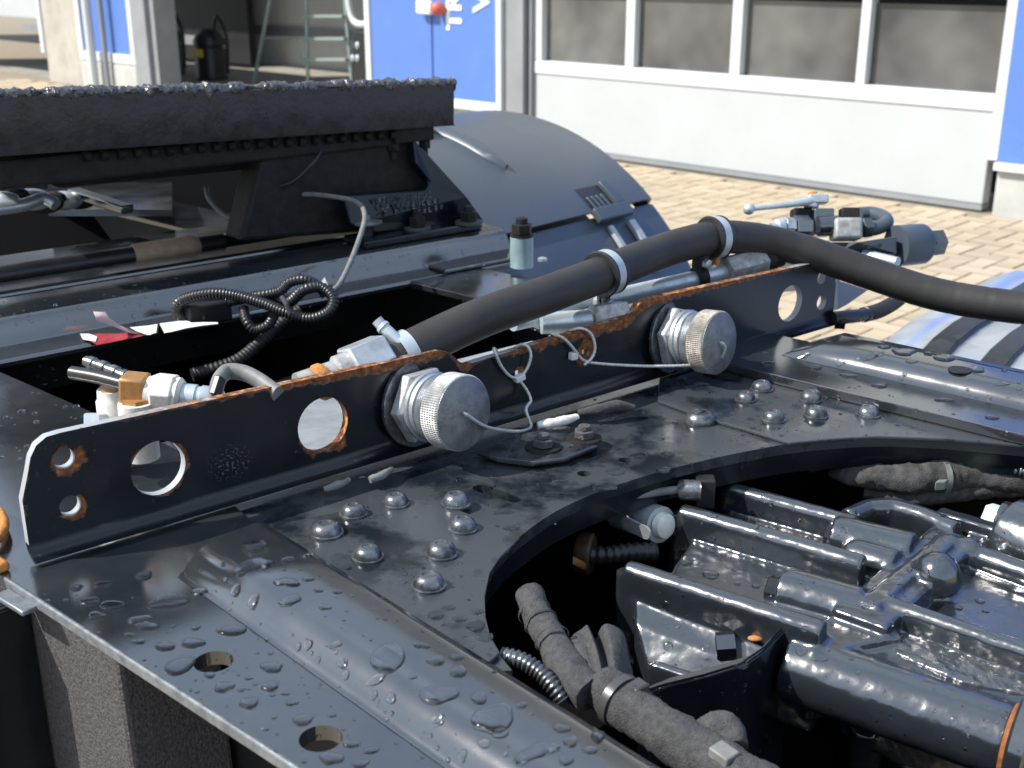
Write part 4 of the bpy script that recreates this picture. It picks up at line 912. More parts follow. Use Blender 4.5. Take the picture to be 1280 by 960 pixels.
m = MB(); m.lathe(pd(442, 490, .995), -Z, [(0, .0150), (.012, .0158), (.014, .0145), (.05, .0145)], 24); m.build('white_barrel', 'white_fit', ft)
m = MB(); m.lathe(pd(442, 470, .995), -Z, [(0, .0125), (.008, .0135)], 6, .3); m.build('brass_nut', 'brass', ft)
m = MB(); m.hexn(pd(255, 545, 1.02), pd(255, 640, 1.02), .014, .2); m.build('grey_nut', 'galv', ft)
gt = thing('grey_tube', 'flattened grey cloth covered tube looping up behind the bracket', 'tube', pd(850, 400, .99))
MB().tube(catmull([pd(815, 520, .985), pd(838, 440, .985), pd(858, 375, .99), pd(900, 338, 1.0), pd(980, 345, 1.0), pd(1060, 385, .995), pd(1150, 450, .985)], .002), .0075, 16, flat=.8).build('tube', 'grey_plastic', gt)
MB().bar(pd(832, 460, .975), pd(862, 365, .98), .006, .010).build('clip', 'plastic', gt, bevel=.001)
# ================================================================ COILED CONDUIT AND WIRES
cc_ = thing('conduit_loop', 'black corrugated cable conduit bundled in loops on the beam', 'cable', PD(320, 385, 1.42))
def z4(x, y, t): return PD(x / 2.6667, 300 + y / 2.6667, t)
m = MB(); corrugated(m, [z4(690, 262, 1.44), z4(620, 262, 1.44), z4(588, 235, 1.43), z4(610, 200, 1.42), z4(700, 178, 1.41), z4(790, 186, 1.41), z4(880, 212, 1.405), z4(950, 240, 1.40), z4(1030, 262, 1.40), z4(1095, 240, 1.405), z4(1112, 195, 1.41), z4(1070, 158, 1.415), z4(1010, 168, 1.41), z4(965, 205, 1.42), z4(900, 190, 1.43), z4(840, 200, 1.43)], .0070, .0038); m.build('conduit', 'plastic', cc_, smooth=60)
m = MB(); corrugated(m, [z4(760, 205, 1.43), z4(860, 186, 1.42), z4(930, 172, 1.42), z4(965, 142, 1.42), z4(1015, 132, 1.42), z4(1060, 152, 1.425), z4(1085, 185, 1.43)], .0066, .0038); m.build('conduit', 'plastic', cc_, smooth=60)
m = MB(); corrugated(m, [z4(812, 228, 1.42), z4(822, 270, 1.41), z4(850, 298, 1.41), z4(892, 285, 1.41), z4(912, 255, 1.42)], .0062, .0036); m.build('conduit', 'plastic', cc_, smooth=60)
MB().tube([z4(940, 190, 1.395), z4(955, 215, 1.388), z4(965, 245, 1.39)], .0028, 8).build('tie', 'tie', cc_)
m = MB(); corrugated(m, [z4(1000, 235, 1.47), z4(930, 285, 1.46), z4(860, 350, 1.44), z4(780, 408, 1.42), z4(640, 450, 1.40)], .0085, .005); m.build('conduit', 'black', cc_, smooth=60)
bx = MB(); bx.box(z4(690, 240, 1.45), A_, B_, Z, .028, .012, .013); bx.build('connector_box', 'black', cc_, bevel=.003)
gw = thing('grey_wire', 'thin grey wire curving down from the mount to the conduit loops', 'wire', PD(440, 320, 1.5))
MB().tube(catmull([PD(405, 368, 1.45), PD(422, 358, 1.47), PD(437, 330, 1.50), PD(452, 290, 1.55), PD(456, 270, 1.57), PD(450, 256, 1.6), PD(430, 248, 1.62), PD(380, 243, 1.66), PD(340, 252, 1.66), PD(310, 268, 1.66), PD(285, 272, 1.66), PD(262, 250, 1.68), PD(258, 235, 1.7)], .006), .0034, 10).build('wire', 'grey_plastic', gw)
MB().tube(catmull([PD(330, 236, 1.64), PD(365, 228, 1.63), PD(390, 205, 1.63), PD(400, 190, 1.64)], .006), .0028, 8).build('branch', 'plastic', gw)
wt = thing('warning_tag', 'small white paper tag stuck on the conduit loop', 'tag', z4(1085, 150, 1.43)); MB().prism([z4(1062, 155, 1.44), z4(1082, 125, 1.44), z4(1098, 160, 1.44)], B_ * .0004).build('tag', 'paper', wt, smooth=0)
stc = thing('torn_sticker', 'torn red and white paper sticker peeling off the beam flange', 'sticker', P(150, 418, .011))
def s4(x, y, z=.0112): return P(60 + x / 4, 380 + y / 4, z)
MB().prism([s4(165, 165), s4(250, 206), s4(380, 180), s4(495, 156), s4(430, 138), s4(350, 150), s4(245, 150)], Z * .0005).build('red_part', 'paper_red', stc, smooth=0)
MB().prism([s4(160, 150, .0125), s4(175, 178, .0125), s4(238, 188, .0125), s4(246, 165, .0125), s4(205, 150, .0125)], Z * .0005).build('torn_corner', 'paper', stc, smooth=0)
cs_ = [(410, 118), (500, 110), (570, 98), (640, 88), (680, 80), (720, 95), (790, 92), (848, 92), (850, 100), (780, 108), (700, 120), (620, 140), (560, 150), (500, 156), (450, 140)]
MB().prism([s4(x, y, .0130 + .001 * (i % 3)) for i, (x, y) in enumerate(cs_)], Z * .0005).build('white_part', 'paper', stc, smooth=0)
fl = [[s4(470, 155, .012), s4(400, 128, .012)], [s4(400, 140, .016), s4(345, 100, .020)], [s4(330, 112, .026), s4(300, 62, .032)], [s4(250, 85, .036), s4(285, 40, .042)], [s4(240, 60, .042), s4(228, 38, .046)]]
m = MB(); m.loft(fl, caps=False); fo = m.build('peeled_flap', 'paper_pink', stc, smooth=60); sm = fo.modifiers.new('solid', 'SOLIDIFY'); sm.thickness = .0006
MB().prism([s4(520, 155, .012), s4(548, 148, .03), s4(556, 95, .034), s4(580, 140, .03), s4(575, 155, .012)], B_ * .004).build('dirt_lump', 'iron', stc)
# ================================================================ VALVE ASSEMBLY BEHIND THE BRACKET END
va = thing('lever_valve', 'grey hydraulic valve with ball ended lever handle behind the right end of the bracket', 'valve', PD(1040, 300, 1.75))
def v4(x, y, t=1.75): return PD(900 + x / 4, 220 + y / 4, t)
lv = MB(); lv.tube([v4(150, 165, 1.72), v4(300, 148, 1.73), v4(420, 130, 1.74), v4(490, 112, 1.75)], [.0036, .0042, .0065, .009], 14); lever = lv.build('lever', 'galv', va)
MB().ball(v4(145, 165, 1.72), .0085).build('knob', 'galv', lever)
m = MB(); m.box(v4(485, 118), RX, FW, UP, .014, .012, .006); m.cyl(v4(455, 160), v4(460, 105), .011, n=16); m.build('pivot', 'zinc', va, bevel=.0015)
MB().hexn(v4(466, 104), v4(466, 80), .0068).build('pivot_bolt', 'rust', va)
MB().cyl(v4(505, 118), v4(540, 116), .0045, n=12).build('stop_pin', 'zinc', va)
m = MB(); m.box(v4(405, 195, 1.76), RX, FW, UP, .0135, .014, .009); m.build('end_block', 'iron', va, bevel=.002)
m = MB(); m.box(v4(505, 235), RX, FW, UP, .0145, .02, .019); m.build('valve_body', 'paint', va, bevel=.002)
MB().hexn(v4(440, 250, 1.73), v4(365, 250, 1.72), .0155, .2).build('inlet_nut', 'paint', va, smooth=25)
MB().hexn(v4(365, 250, 1.72), v4(318, 246, 1.715), .0125, .4).build('inlet_nut', 'zinc', va, smooth=25)
MB().lathe(v4(310, 245, 1.71), v4(250, 262, 1.70) - v4(310, 245, 1.71), [(0, .010), (.010, .010), (.012, .007), (.02, .007)], 18).build('inlet_pipe', 'galv', va)
MB().cyl(v4(490, 252, 1.73), v4(590, 246, 1.73), .0145, n=24).build('barrel', 'cast', va)
m = MB(); m.box(v4(628, 268, 1.73), RX, FW, UP, .020, .02, .0155); m.build('chipped_block', 'zinc_white', va, bevel=.005, seg=3)
MB().hexn(v4(700, 260, 1.74), v4(745, 256, 1.745), .016, .3).build('outlet_nut', 'cast', va, smooth=25)
m = MB(); m.box(v4(645, 188, 1.75), RX, FW, UP, .0125, .012, .0075); m.build('square_plug', 'iron', va, bevel=.0015)
MB().tube(catmull([v4(740, 268, 1.745), v4(790, 258, 1.75), v4(832, 235, 1.76), v4(815, 205, 1.78), v4(760, 188, 1.80), v4(700, 190, 1.80)], .004), .0105, 18).build('return_bend', 'fender', va)
m = MB(); m.prism([v4(540, 330, 1.76), v4(690, 330, 1.70), v4(885, 300, 1.72), v4(885, 392, 1.72), v4(690, 410, 1.70), v4(560, 400, 1.74)], FW * .05); m.build('carrier_plate', 'fender', va, bevel=.002, smooth=0)
for (x, y) in ((745, 355), (800, 347)): MB().lathe(v4(x, y, 1.703), -FW, [(-.002, .003), (.0006, .003)], 12).build('carrier_hole', 'black', va)
MB().lathe(v4(880, 350, 1.74), v4(1060, 335, 1.76) - v4(880, 350, 1.74), [(0, .030), (.045, .0295), (.050, .026), (.055, .018)], 28).build('cylinder', 'fender', va)
MB().hexn(v4(1035, 337, 1.757), v4(1100, 330, 1.765), .0205, .3).build('end_nut', 'cast', va, smooth=25)
MB().prism([v4(585, 520, 1.62), v4(740, 570, 1.64), v4(640, 640, 1.60), v4(590, 668, 1.58)], FW * .02).build('lower_arm', 'fender', va, smooth=0)
m = MB(); m.prism([v4(-40, 430, 1.85), v4(600, 400, 1.85), v4(600, 560, 1.75), v4(-40, 600, 1.75)], FW * .02); m.build('backing', 'paint', va, smooth=0)
cd = thing('cable_conduit', 'black cable with corrugated sleeve leaving the right end of the bracket', 'cable', v4(600, 705, 1.47))
MB().tube(catmull([v4(560, 712, 1.46), v4(620, 706, 1.47), v4(700, 698, 1.49), v4(740, 690, 1.5)], .004), .0085, 14).build('cable', 'plastic', cd)
m = MB(); corrugated(m, [v4(715, 695, 1.495), v4(790, 675, 1.52), v4(860, 640, 1.56), v4(910, 600, 1.6), v4(950, 550, 1.64)], .0098, .004); m.build('sleeve', 'plastic', cd, smooth=60)
MB().bar(v4(600, 720, 1.465), v4(600, 750, 1.46), .012, .012).build('clip', 'plastic', cd)
# ================================================================ AXLE CASTING IN THE OPENING
ax_ = thing('gear_housing', 'glossy black ribbed cast gear housing inside the round opening', 'gear housing', P(1080, 760, -.2))
def fin(mb, u0, v0, u1, v1, zt, zb, w_, rnd_=True):
    p0 = P(u0, v0, zt); p1 = P(u1, v1, zt); mb.bar(V((p0.x, p0.y, (zt + zb) / 2)), V((p1.x, p1.y, (zt + zb) / 2)), w_, zt - zb)
    if rnd_: mb.cyl(p0, p1, w_ * .5, n=16); mb.cyl(p0, p0 - Z * (zt - zb), w_ * .5, n=16) 
    return mb
def slab(mb, px, z, th_): return mb.prism([P(u, v, z) for u, v in px], Z * -th_)
def finish_cast(mb, name, mt, vox, it, disp=0, ds=60):
    ob = mb.build(name, mt, ax_, smooth=0)
    rm = ob.modifiers.new('remesh', 'REMESH'); rm.mode = 'VOXEL'; rm.voxel_size = vox; rm.use_smooth_shade = True
    sm = ob.modifiers.new('smooth', 'SMOOTH'); sm.factor = .5; sm.iterations = it
    if disp:
        tx = bpy.data.textures.new(name, 'CLOUDS'); tx.noise_scale = .012; tx.noise_depth = 3
        dm = ob.modifiers.new('disp', 'DISPLACE'); dm.texture = tx; dm.strength = disp; dm.mid_level = .5
    return ob
m = MB()
slab(m, ((878, 655), (838, 715), (800, 732), (985, 792), (1080, 770), (1100, 690), (1040, 640), (930, 628)), -.061, .085)
# tall fins on the left
fin(m, 911, 613, 1068, 656, -.044, -.13, .017); fin(m, 851, 641, 1080, 707, -.043, -.13, .018); fin(m, 784, 713, 1030, 792, -.048, -.13, .018)
# rounded panel below the third fin and its ledge
tp_ = [P(793, 742, -.064), P(985, 803, -.064), P(932, 834, -.082), P(905, 856, -.096), P(808, 832, -.098), P(794, 780, -.076)]
m.prism([tp_[0], tp_[1], tp_[2], tp_[5]], Z * -.05); m.prism([tp_[5], tp_[2], tp_[3], tp_[4]], Z * -.05)
slab(m, ((1000, 788), (1056, 762), (1112, 772), (1130, 796), (1015, 815)), -.056, .06)
fin(m, 816, 832, 930, 870, -.090, -.14, .010)
# bosses
m.cyl(P(977, 741, -.062), P(1075, 768, -.062), .0215, n=28)
m.cyl(P(1043, 672, -.056), P(1140, 696, -.056), .0205, n=28)
m.cyl(P(1070, 697, -.055), P(1120, 712, -.055), .0160, n=28); m.ball(P(1072, 698, -.055), .0160)
# crossing joint flange
q0 = P(1074, 776, -.050); q1 = P(1196, 668, -.050); m.bar(q0 - Z * .04, q1 - Z * .04, .044, .085)
q0 = P(1085, 758, -.046); q1 = P(1190, 672, -.046); m.bar(q0 - Z * .03, q1 - Z * .03, .016, .066)
# right half: base, ball boss and ridges
slab(m, ((1100, 700), (1200, 660), (1300, 690), (1300, 900), (1180, 870), (1060, 810), (1075, 770)), -.064, .075)
m.ball(P(1171, 718, -.046), .0190); m.cyl(P(1171, 722, -.05), P(1171, 722, -.09), .017, n=24)
m.cyl(P(1205, 690, -.056), P(1330, 735, -.056), .0105, n=18); m.bar(P(1205, 690, -.075), P(1330, 735, -.075), .022, .035)
m.ball(P(1210, 690, -.054), .0135); m.ball(P(1186, 684, -.052), .012)
fin(m, 1108, 757, 1310, 826, -.050, -.12, .0165)
fin(m, 1122, 776, 1310, 840, -.064, -.12, .0140)
# arms at the back
pb_ = [P(u, v, -.05) for u, v in ((1058, 648), (1085, 636), (1112, 634), (1150, 644), (1196, 664))]
for a, b in zip(pb_, pb_[1:]): m.bar(a - Z * .03, b - Z * .03, .018, .06); m.cyl(a, b, .009, n=16); m.cyl(a, a - Z * .06, .009, n=16)
m.bar(P(1170, 655, -.062), P(1290, 690, -.062), .016, .03)
# big tube
tb0 = P(988, 833, -.082); tb1 = P(1262, 928, -.082); m.cyl(tb0, tb1, .0262, n=48); m.cyl(P(1030, 815, -.085), P(1330, 915, -.085), .022, n=32)
m.bar(P(1085, 860, -.10), P(1085, 860, -.22), .03, .03); m.cyl(P(1085, 868, -.09), P(1083, 905, -.13), .013, .011, n=18)
m.cyl(P(1083, 905, -.12), P(1078, 985, -.20), .0125, n=18)
slab(m, ((1000, 790), (1080, 770), (1300, 850), (1300, 905), (1240, 890)), -.068, .06)
# end housing on the right
m.cyl(P(1262, 668, -.052), P(1340, 700, -.052), .033, n=32); m.ball(P(1262, 690, -.06), .022)
bd = finish_cast(m, 'housing_body', 'cast', .0018, 9, .0008)
# added black slab that fills the bay with painted shade
slab_ = MB(); slab(slab_, ((830, 700), (930, 640), (1200, 660), (1330, 700), (1330, 960), (1180, 930), (900, 860)), -.145, .15); slab_.build('shade_slab', 'shade_black', ax_, smooth=0)
for (u0, v0, u1, v1, z, R__) in ((960, 737, 979, 742, -.062, .0135), (1033, 669, 1045, 672, -.056, .0125)):
    MB().hexn(P(u0, v0, z), P(u1, v1, z), R__, .2).build('hex_plug', 'paint_dark', ax_, smooth=25)
m = MB(); slab(m, ((1104, 790), (1140, 785), (1290, 836), (1290, 868), (1200, 850), (1120, 815)), -.0615, .006); finish_cast(m, 'rough_web', 'cast_rough', .0014, 2, .0045)
# end flange and sealant ring
axd = (tb1 - tb0).normalized()
MB().lathe(tb1 - axd * .001, axd, [(0, .0262), (.0, .0275), (.003, .0277), (.0035, .0262)], 48, cap0=False, cap1=False).build('sealant_ring', 'rust_dark', ax_)
fln = MB(); fln.lathe(tb1 + axd * .004, axd, [(0, .040), (.002, .042), (.011, .042), (.013, .040)], 48); fln.build('end_flange', 'paint', ax_)
MB().lathe(tb1 + axd * .0175, axd, [(0, .036), (.012, .0365), (.014, .034)], 40).build('flange_ring', 'zinc_white', ax_)
# saddle sheet on the left of the tube
sa_ = [(800, 868), (830, 858), (880, 846), (925, 832), (950, 815), (968, 796), (985, 781)]
secs = []
for i, (u, v) in enumerate(sa_):
    p = P(u, v, -.052); d_ = (tb0 - tb1).normalized() * -.0
    secs.append([p, p + Q_ * .004 + R_ * .003, p + Q_ * .004 + R_ * .003 - Z * .2, p - Z * .2])
m = MB(); m.loft(secs, closed=True); sdl = m.build('saddle_sheet', 'paint_dark', ax_, smooth=40, bevel=.001)
m = MB(); secs = []
for i, (u, v) in enumerate(sa_):
    p = P(u, v, -.0515); w_ = .004 + .009 * math.sin(math.pi * min(1, i / 4.5))
    nrm = Q_
    secs.append([p, p + Z * .0025, p + nrm * w_ + Z * .0025, p + nrm * w_])
m.loft(secs, closed=True); m.build('saddle_rim', 'paint', sdl, smooth=40, bevel=.0008)
MB().ball(P(944, 798, -.064) , .0036, sc=(1.6,1,.5)).build('seal_smear', 'rust', ax_)
MB().hexn(P(894, 808, -.074), P(920, 806, -.072), .011, .2).build('hex_bolt', 'cast', ax_, smooth=25)
gb = thing('green_bolt', 'pale green marked hex bolt on the housing at the right edge', 'bolt', P(1240, 645, -.06))
MB().hexn(P(1232, 646, -.055), P(1252, 652, -.055), .0145, .3).build('head', 'pale_green', gb, smooth=25, bevel=.001)
MB().lathe(P(1251, 651, -.055), P(1270, 657, -.055) - P(1251, 651, -.055), [(0, .0185), (.004, .0185), (.006, .017)], 28).build('washer', 'cast', gb)
# ================================================================ SENSOR, CABLE, ADJUSTER IN THE OPENING
sn = thing('sensor_plug', 'small black sensor plug with grey cable above the ribbed housing', 'sensor', P(870, 612, -.03))
MB().tube(catmull([P(690, 668, -.03), P(735, 643, -.026), P(780, 625, -.024), P(815, 616, -.024), P(850, 612, -.024)], .004), .0037, 12).build('cable', 'grey_plastic', sn)
MB().lathe(P(847, 612, -.024), P(875, 613, -.024) - P(847, 612, -.024), [(0, .0075), (.003, .0095), (.018, .0092), (.020, .010)], 20).build('collar', 'bolt', sn)
a_ = (P(890, 613, -.024) - P(850, 612, -.024)).normalized(); MB().box(P(881, 614, -.028), a_, Z.cross(a_), Z, .0085, .008, .0135).build('plug_body', 'plastic', sn, bevel=.0015)
ad = thing('adjuster', 'zinc adjuster cylinder with slotted tab and white ring beside the housing', 'adjuster', P(810, 650, -.05))
MB().cyl(P(775, 638, -.058), P(826, 656, -.05), .0165, n=28).build('barrel', 'galv', ad)
MB().lathe(P(826, 656, -.05), P(840, 660, -.048) - P(826, 656, -.05), [(0, .0115), (.003, .0120), (.007, .0110), (.009, .007)], 28).build('white_ring', 'white_fit', ad)
e0 = P(783, 655, -.042); e1 = P(806, 666, -.042); m = MB()
dv = (e1 - e0).normalized(); pn = [e0 + (-dv * .5 * math.cos(a) * .012 + Z * math.sin(a) * .006) for a in [math.pi / 2 * (1 - 2 * k / 8) for k in range(9)]] + [e1 + (dv * math.cos(a) * .006 + Z * math.sin(a) * .006) for a in [-math.pi / 2 * (1 - 2 * k / 8) for k in range(9)]]
m.prism(pn, dv.cross(Z) * -.002); m.build('slotted_tab', 'zinc', ad, smooth=0)
bh = thing('bulkhead_hose', 'black hose with rusty brown bulkhead nut in the dark of the opening', 'hose', P(740, 680, -.06))
MB().lathe(P(722, 690, -.07), R_ * .9 + Q_ * .4, [(0, .017), (.003, .0185), (.012, .0185), (.014, .016)], 24).build('brown_nut', 'leather', bh)
m = MB(); corrugated(m, [P(733, 694, -.068), P(760, 694, -.066), P(790, 690, -.064), P(820, 690, -.066)], .0085, .006); m.build('hose', 'plastic', bh, smooth=60)
# ================================================================ WRAPPED HARNESS (NEAR) AND ITS TIES
def cloth(mb, pts, radii, seed, amp=.0022, n=26, flat=None, pleat=0.0):
    pa = catmull(pts, .0022); m_ = len(pa); out_r = []
    for i in range(m_):
        t = i / (m_ - 1) * (len(radii) - 1); k = min(int(t), len(radii) - 2); out_r.append(radii[k] + (radii[k + 1] - radii[k]) * (t - k))
    st = len(mb.v); mb.tube(pa, out_r, n)
    for j in range(st, len(mb.v)):
        i = (j - st) // n; c = pa[min(i, m_ - 1)]; d = mb.v[j] - c
        if d.length < 1e-6: continue
        dn = d.normalized(); th_ = 2 * math.pi * ((j - st) % n) / n; ti = i / max(1, m_ - 1)
        mb.v[j] = mb.v[j] + dn * pleat * (1 - ti) ** .6 * (math.cos(5 * th_ + 1.5 * ti + seed) + .5 * math.cos(8 * th_ - seed)); mb.v[j] = mb.v[j] + dn * (amp * fbm(mb.v[j], 55, seed) + amp * .6 * math.sin(i * .55 + 5 * fbm(mb.v[j], 30, seed)) * .35)
    return mb
hn = thing('wrapped_harness', 'grey cloth wrapped cable harness lying along the near rim of the opening', 'cable harness', P(760, 850, -.04))
m = MB(); cloth(m, [P(661, 742, -.004), P(672, 768, -.010), P(688, 797, -.014), P(702, 822, -.018), P(716, 848, -.02), P(738, 868, -.022)], [.0105, .0112, .0108, .0118, .0138, .012], 3, .0012); up_h = m.build('upper_run', 'fabric', hn, smooth=70)
for (u, v, k) in ((668, 765, 1), (676, 778, 1), (690, 799, 1.02)):
    c = P(u, v, -.011); d_ = (P(702, 822, -.018) - P(661, 742, -.004)).normalized(); MB().lathe(c, d_, [(-.001, .0117 * k), (.0, .0122 * k), (.001, .0117 * k)], 26, cap0=False, cap1=False).build('seam', 'fabric_dark', up_h)
tops = [(700, 838, -.030), (702, 812, -.016), (716, 792, -.008), (728, 786, -.018), (734, 777, -.001), (739, 790, -.030), (744, 806, -.040), (750, 783, -.004), (758, 779, -.002), (772, 782, -.006), (782, 792, -.012), (784, 815, -.020), (789, 842, -.028)]
bots = [(742 + 4.2 * i, 874 - 1.2 * i + 3 * math.sin(i * .5), -.030 + .016 * math.sin(math.pi * i / 12)) for i in range(13)]
secs = []
for k in range(9):
    t = k / 8; row = []
    for (a, b) in zip(bots, tops):
        p = P(*a) * (1 - t) + P(*b) * t
        row.append(p + Z * (.006 * math.sin(math.pi * t)) + Z * .0012 * fbm(p, 60, 4))
    secs.append(row)
m = MB(); m.loft(secs, caps=False); flp = m.build('folded_flap', 'fabric', hn, smooth=180)
sb_ = flp.modifiers.new('sub', 'SUBSURF'); sb_.levels = 2; sb_.render_levels = 2; sm = flp.modifiers.new('solid', 'SOLIDIFY'); sm.thickness = .0014
m = MB(); cloth(m, [P(752, 858, -.022), P(780, 880, -.024), P(818, 906, -.026), P(862, 934, -.028), P(905, 962, -.03), P(980, 1010, -.032)], [.0150, .0148, .0152, .0158, .0165, .017], 21, .0018); m.build('lower_run', 'fabric', hn, smooth=70)
m = MB(); cloth(m, [P(868, 915, -.045), P(892, 908, -.03), P(912, 912, -.03), P(918, 935, -.035)], [.004, .008, .009, .009], 31, .0015); m.build('branch', 'fabric', hn, smooth=70)
c = P(775, 876, -.024); d_ = (P(818, 906, -.026) - P(752, 858, -.022)).normalized()
zt_ = thing('cable_tie', 'black cable tie cinched round the near cloth wrapped harness', 'cable tie', c, 'cable ties')
MB().lathe(c, d_, [(-.003, .0160), (-.003, .0175), (.003, .0175), (.003, .0160)], 36, cap0=False, cap1=False).build('strap', 'tie', zt_)
MB().box(P(797, 863, -.014), d_, d_.cross(Z).normalized(), Z, .005, .006, .005).build('head', 'tie', zt_, bevel=.001)
MB().bar(P(797, 862, -.012), P(808, 856, -.004), .004, .0015).build('tail', 'tie', zt_)
zt_ = thing('cable_tie', 'grey cable tie buckle on the harness at the bottom edge', 'cable tie', P(908, 945, -.03), 'cable ties')
MB().box(P(905, 944, -.016), d_, d_.cross(Z).normalized(), Z, .007, .006, .004).build('head', 'grey_plastic', zt_, bevel=.001)
MB().tube(catmull([P(905, 944, -.018), P(922, 952, -.02), P(932, 975, -.03)], .002), .0022, 8).build('strap', 'tie', zt_)
sc_ = thing('metal_conduit', 'thin silver ribbed conduit peeping out beside the near rail ridge', 'conduit', P(660, 835, -.02))
m = MB(); corrugated(m, [P(628, 820, -.008), P(650, 825, -.008), P(672, 838, -.012), P(690, 856, -.018), P(705, 875, -.026)], .0060, .0032, 14, .2); m.build('conduit', 'bolt', sc_, smooth=60)
# ================================================================ FAR HARNESS, PIPE, CONDUIT UNDER THE FAR RIM
hf = thing('far_harness', 'dark grey cloth wrapped harness hanging under the far rim of the opening', 'cable harness', P(1160, 600, -.05))
m = MB(); cloth(m, [P(1040, 590, -.05), P(1062, 596, -.045), P(1090, 596, -.042), P(1130, 598, -.042), P(1170, 597, -.042), P(1220, 594, -.042), P(1330, 600, -.042)], [.004, .011, .0145, .0155, .0145, .0150, .0145], 41, .0022); m.build('wrap', 'fabric_dark', hf, smooth=70)
m = MB(); cloth(m, [P(1080, 615, -.06), P(1150, 622, -.06), P(1230, 612, -.055), P(1330, 605, -.05)], [.006, .008, .009, .009], 47, .0015); m.build('under_wrap', 'fabric_dark', hf, smooth=70)
c = P(1178, 596, -.042); zt_ = thing('cable_tie', 'grey cable tie round the far harness under the rim', 'cable tie', c, 'cable ties')
d_ = (P(1220, 594, -.042) - P(1130, 598, -.042)).normalized(); MB().lathe(c, d_, [(-.0025, .0155), (-.0025, .0172), (.0025, .0172), (.0025, .0155)], 32, cap0=False, cap1=False).build('strap', 'grey_plastic', zt_)
MB().box(P(1177, 606, -.032), d_, Q_, Z, .005, .004, .0045).build('head', 'grey_plastic', zt_, bevel=.001)
bp = thing('brake_pipe', 'smooth black pipe running along under the far rim of the opening', 'pipe', P(1180, 567, -.025))
MB().tube(catmull([P(1010, 585, -.035), P(1060, 573, -.028), P(1100, 567, -.026), P(1160, 563, -.025), P(1230, 564, -.025), P(1340, 571, -.025)], .005), .0052, 16).build('pipe', 'plastic', bp)
fc = thing('far_conduit', 'ribbed grey conduit on top of the far harness at the right edge', 'conduit', P(1240, 580, -.03))
m = MB(); corrugated(m, [P(1170, 582, -.034), P(1200, 578, -.03), P(1235, 580, -.03), P(1275, 588, -.03), P(1340, 600, -.03)], .0060, .004, 14, .25); m.build('conduit', 'bolt', fc, smooth=60)
# foam-wrapped wires under the bracket
fo_ = thing('wire_wrap', 'pale taped wire end under the bracket behind the bolted tab', 'wire', P(780, 520, .0))
m = MB(); cloth(m, [P(672, 532, .004), P(700, 527, .006), P(722, 521, .007)], [.0038, .0048, .0035], 51, .0012, 16); m.build('taped_end', 'white_fit', fo_, smooth=70)
m = MB(); cloth(m, [P(722, 516, .008), P(750, 511, .012), P(775, 507, .012), P(792, 510, .008)], [.003, .0052, .0055, .003], 52, .0008, 16); m.build('grey_sleeve', 'fabric', fo_, smooth=70)
fo2 = thing('wire_end', 'frayed pale wire end poking out under the bracket near the round bolts', 'wire', P(470, 600, .0))
m = MB(); cloth(m, [P(405, 612, .004), P(425, 606, .006), P(436, 600, .006)], [.0028, .0034, .0025], 61, .001, 14); cloth(m, [P(462, 600, .006), P(478, 594, .007), P(490, 586, .007)], [.0025, .0038, .0025], 62, .001, 14); m.build('strands', 'grey_plastic', fo2, smooth=70)
# ================================================================ WATER DROPS
bpy.context.view_layer.update(); dg = bpy.context.evaluated_depsgraph_get()
def drop_mesh(seed, rough_):
    rg_ = random.Random(seed); n = 18; ph = [rg_.uniform(0, 6.28) for _ in range(5)]
    outr = [1 + rough_ * (math.sin(2 * 2 * math.pi * k / n + ph[0]) * .7 + math.sin(3 * 2 * math.pi * k / n + ph[1]) * .6 + math.sin(5 * 2 * math.pi * k / n + ph[2]) * .35) for k in range(n)]
    vs = []; fs = []
    rings = [(1.0, -.06), (1.0, .02), (.955, .30), (.87, .50), (.70, .62), (.38, .67)]
    for (rho, z) in rings:
        for k in range(n):
            a = 2 * math.pi * k / n; q = rho * (outr[k] if rho > .5 else (outr[k] + 1) / 2); vs.append((q * math.cos(a), q * math.sin(a), z))
    vs.append((0, 0, .68)); vs.append((0, 0, -.06))
    for i in range(len(rings) - 1):
        for k in range(n): fs.append((i * n + k, i * n + (k + 1) % n, (i + 1) * n + (k + 1) % n, (i + 1) * n + k))
    L_ = (len(rings) - 1) * n
    for k in range(n): fs.append((L_ + k, L_ + (k + 1) % n, len(vs) - 2)); fs.append(((k + 1) % n, k, len(vs) - 1))
    me = bpy.data.meshes.new('water_drop'); me.from_pydata(vs, [], fs); me.update(); me.polygons.foreach_set('use_smooth', [True] * len(me.polygons)); me.materials.append(MT['water']); return me
DM = [drop_mesh(i, .07 + .05 * (i % 4)) for i in range(8)]
def hit(u, v):
    ok, loc, nrm, idx, ob, mx = sc.ray_cast(dg, CAM, ray(u, v).normalized(), distance=2.6)
    if not ok: return None
    return loc, (nrm if nrm.dot(ray(u, v)) < 0 else -nrm), ob
WET = {'near_rail_flange', 'near_rail_ridge', 'far_rail_strip', 'far_rail_ridge', 'deck_plate', 'gusset_sheet', 'housing_body', 'plate', 'saddle_rim', 'saddle_sheet', 'tab_plate', 'angle_profile', 'end_plate', 'upper_panel', 'lower_panel', 'end_flange', 'foot', 'rough_web', 'opening_lip', 'far_rail_flange'}
def okwet(ob): return ob.name.split('.')[0] in WET and not (ob.name.split('.')[0] == 'plate' and ob.parent and ob.parent.name.startswith('fifth'))
def frame_of(nrm, yaw):
    x = (RX - nrm * nrm.x).normalized(); y = nrm.cross(x); q = Matrix((x, y, nrm)).transposed().to_quaternion(); return q @ Matrix.Rotation(yaw, 3, 'Z').to_quaternion()
nd = 0; placed = []
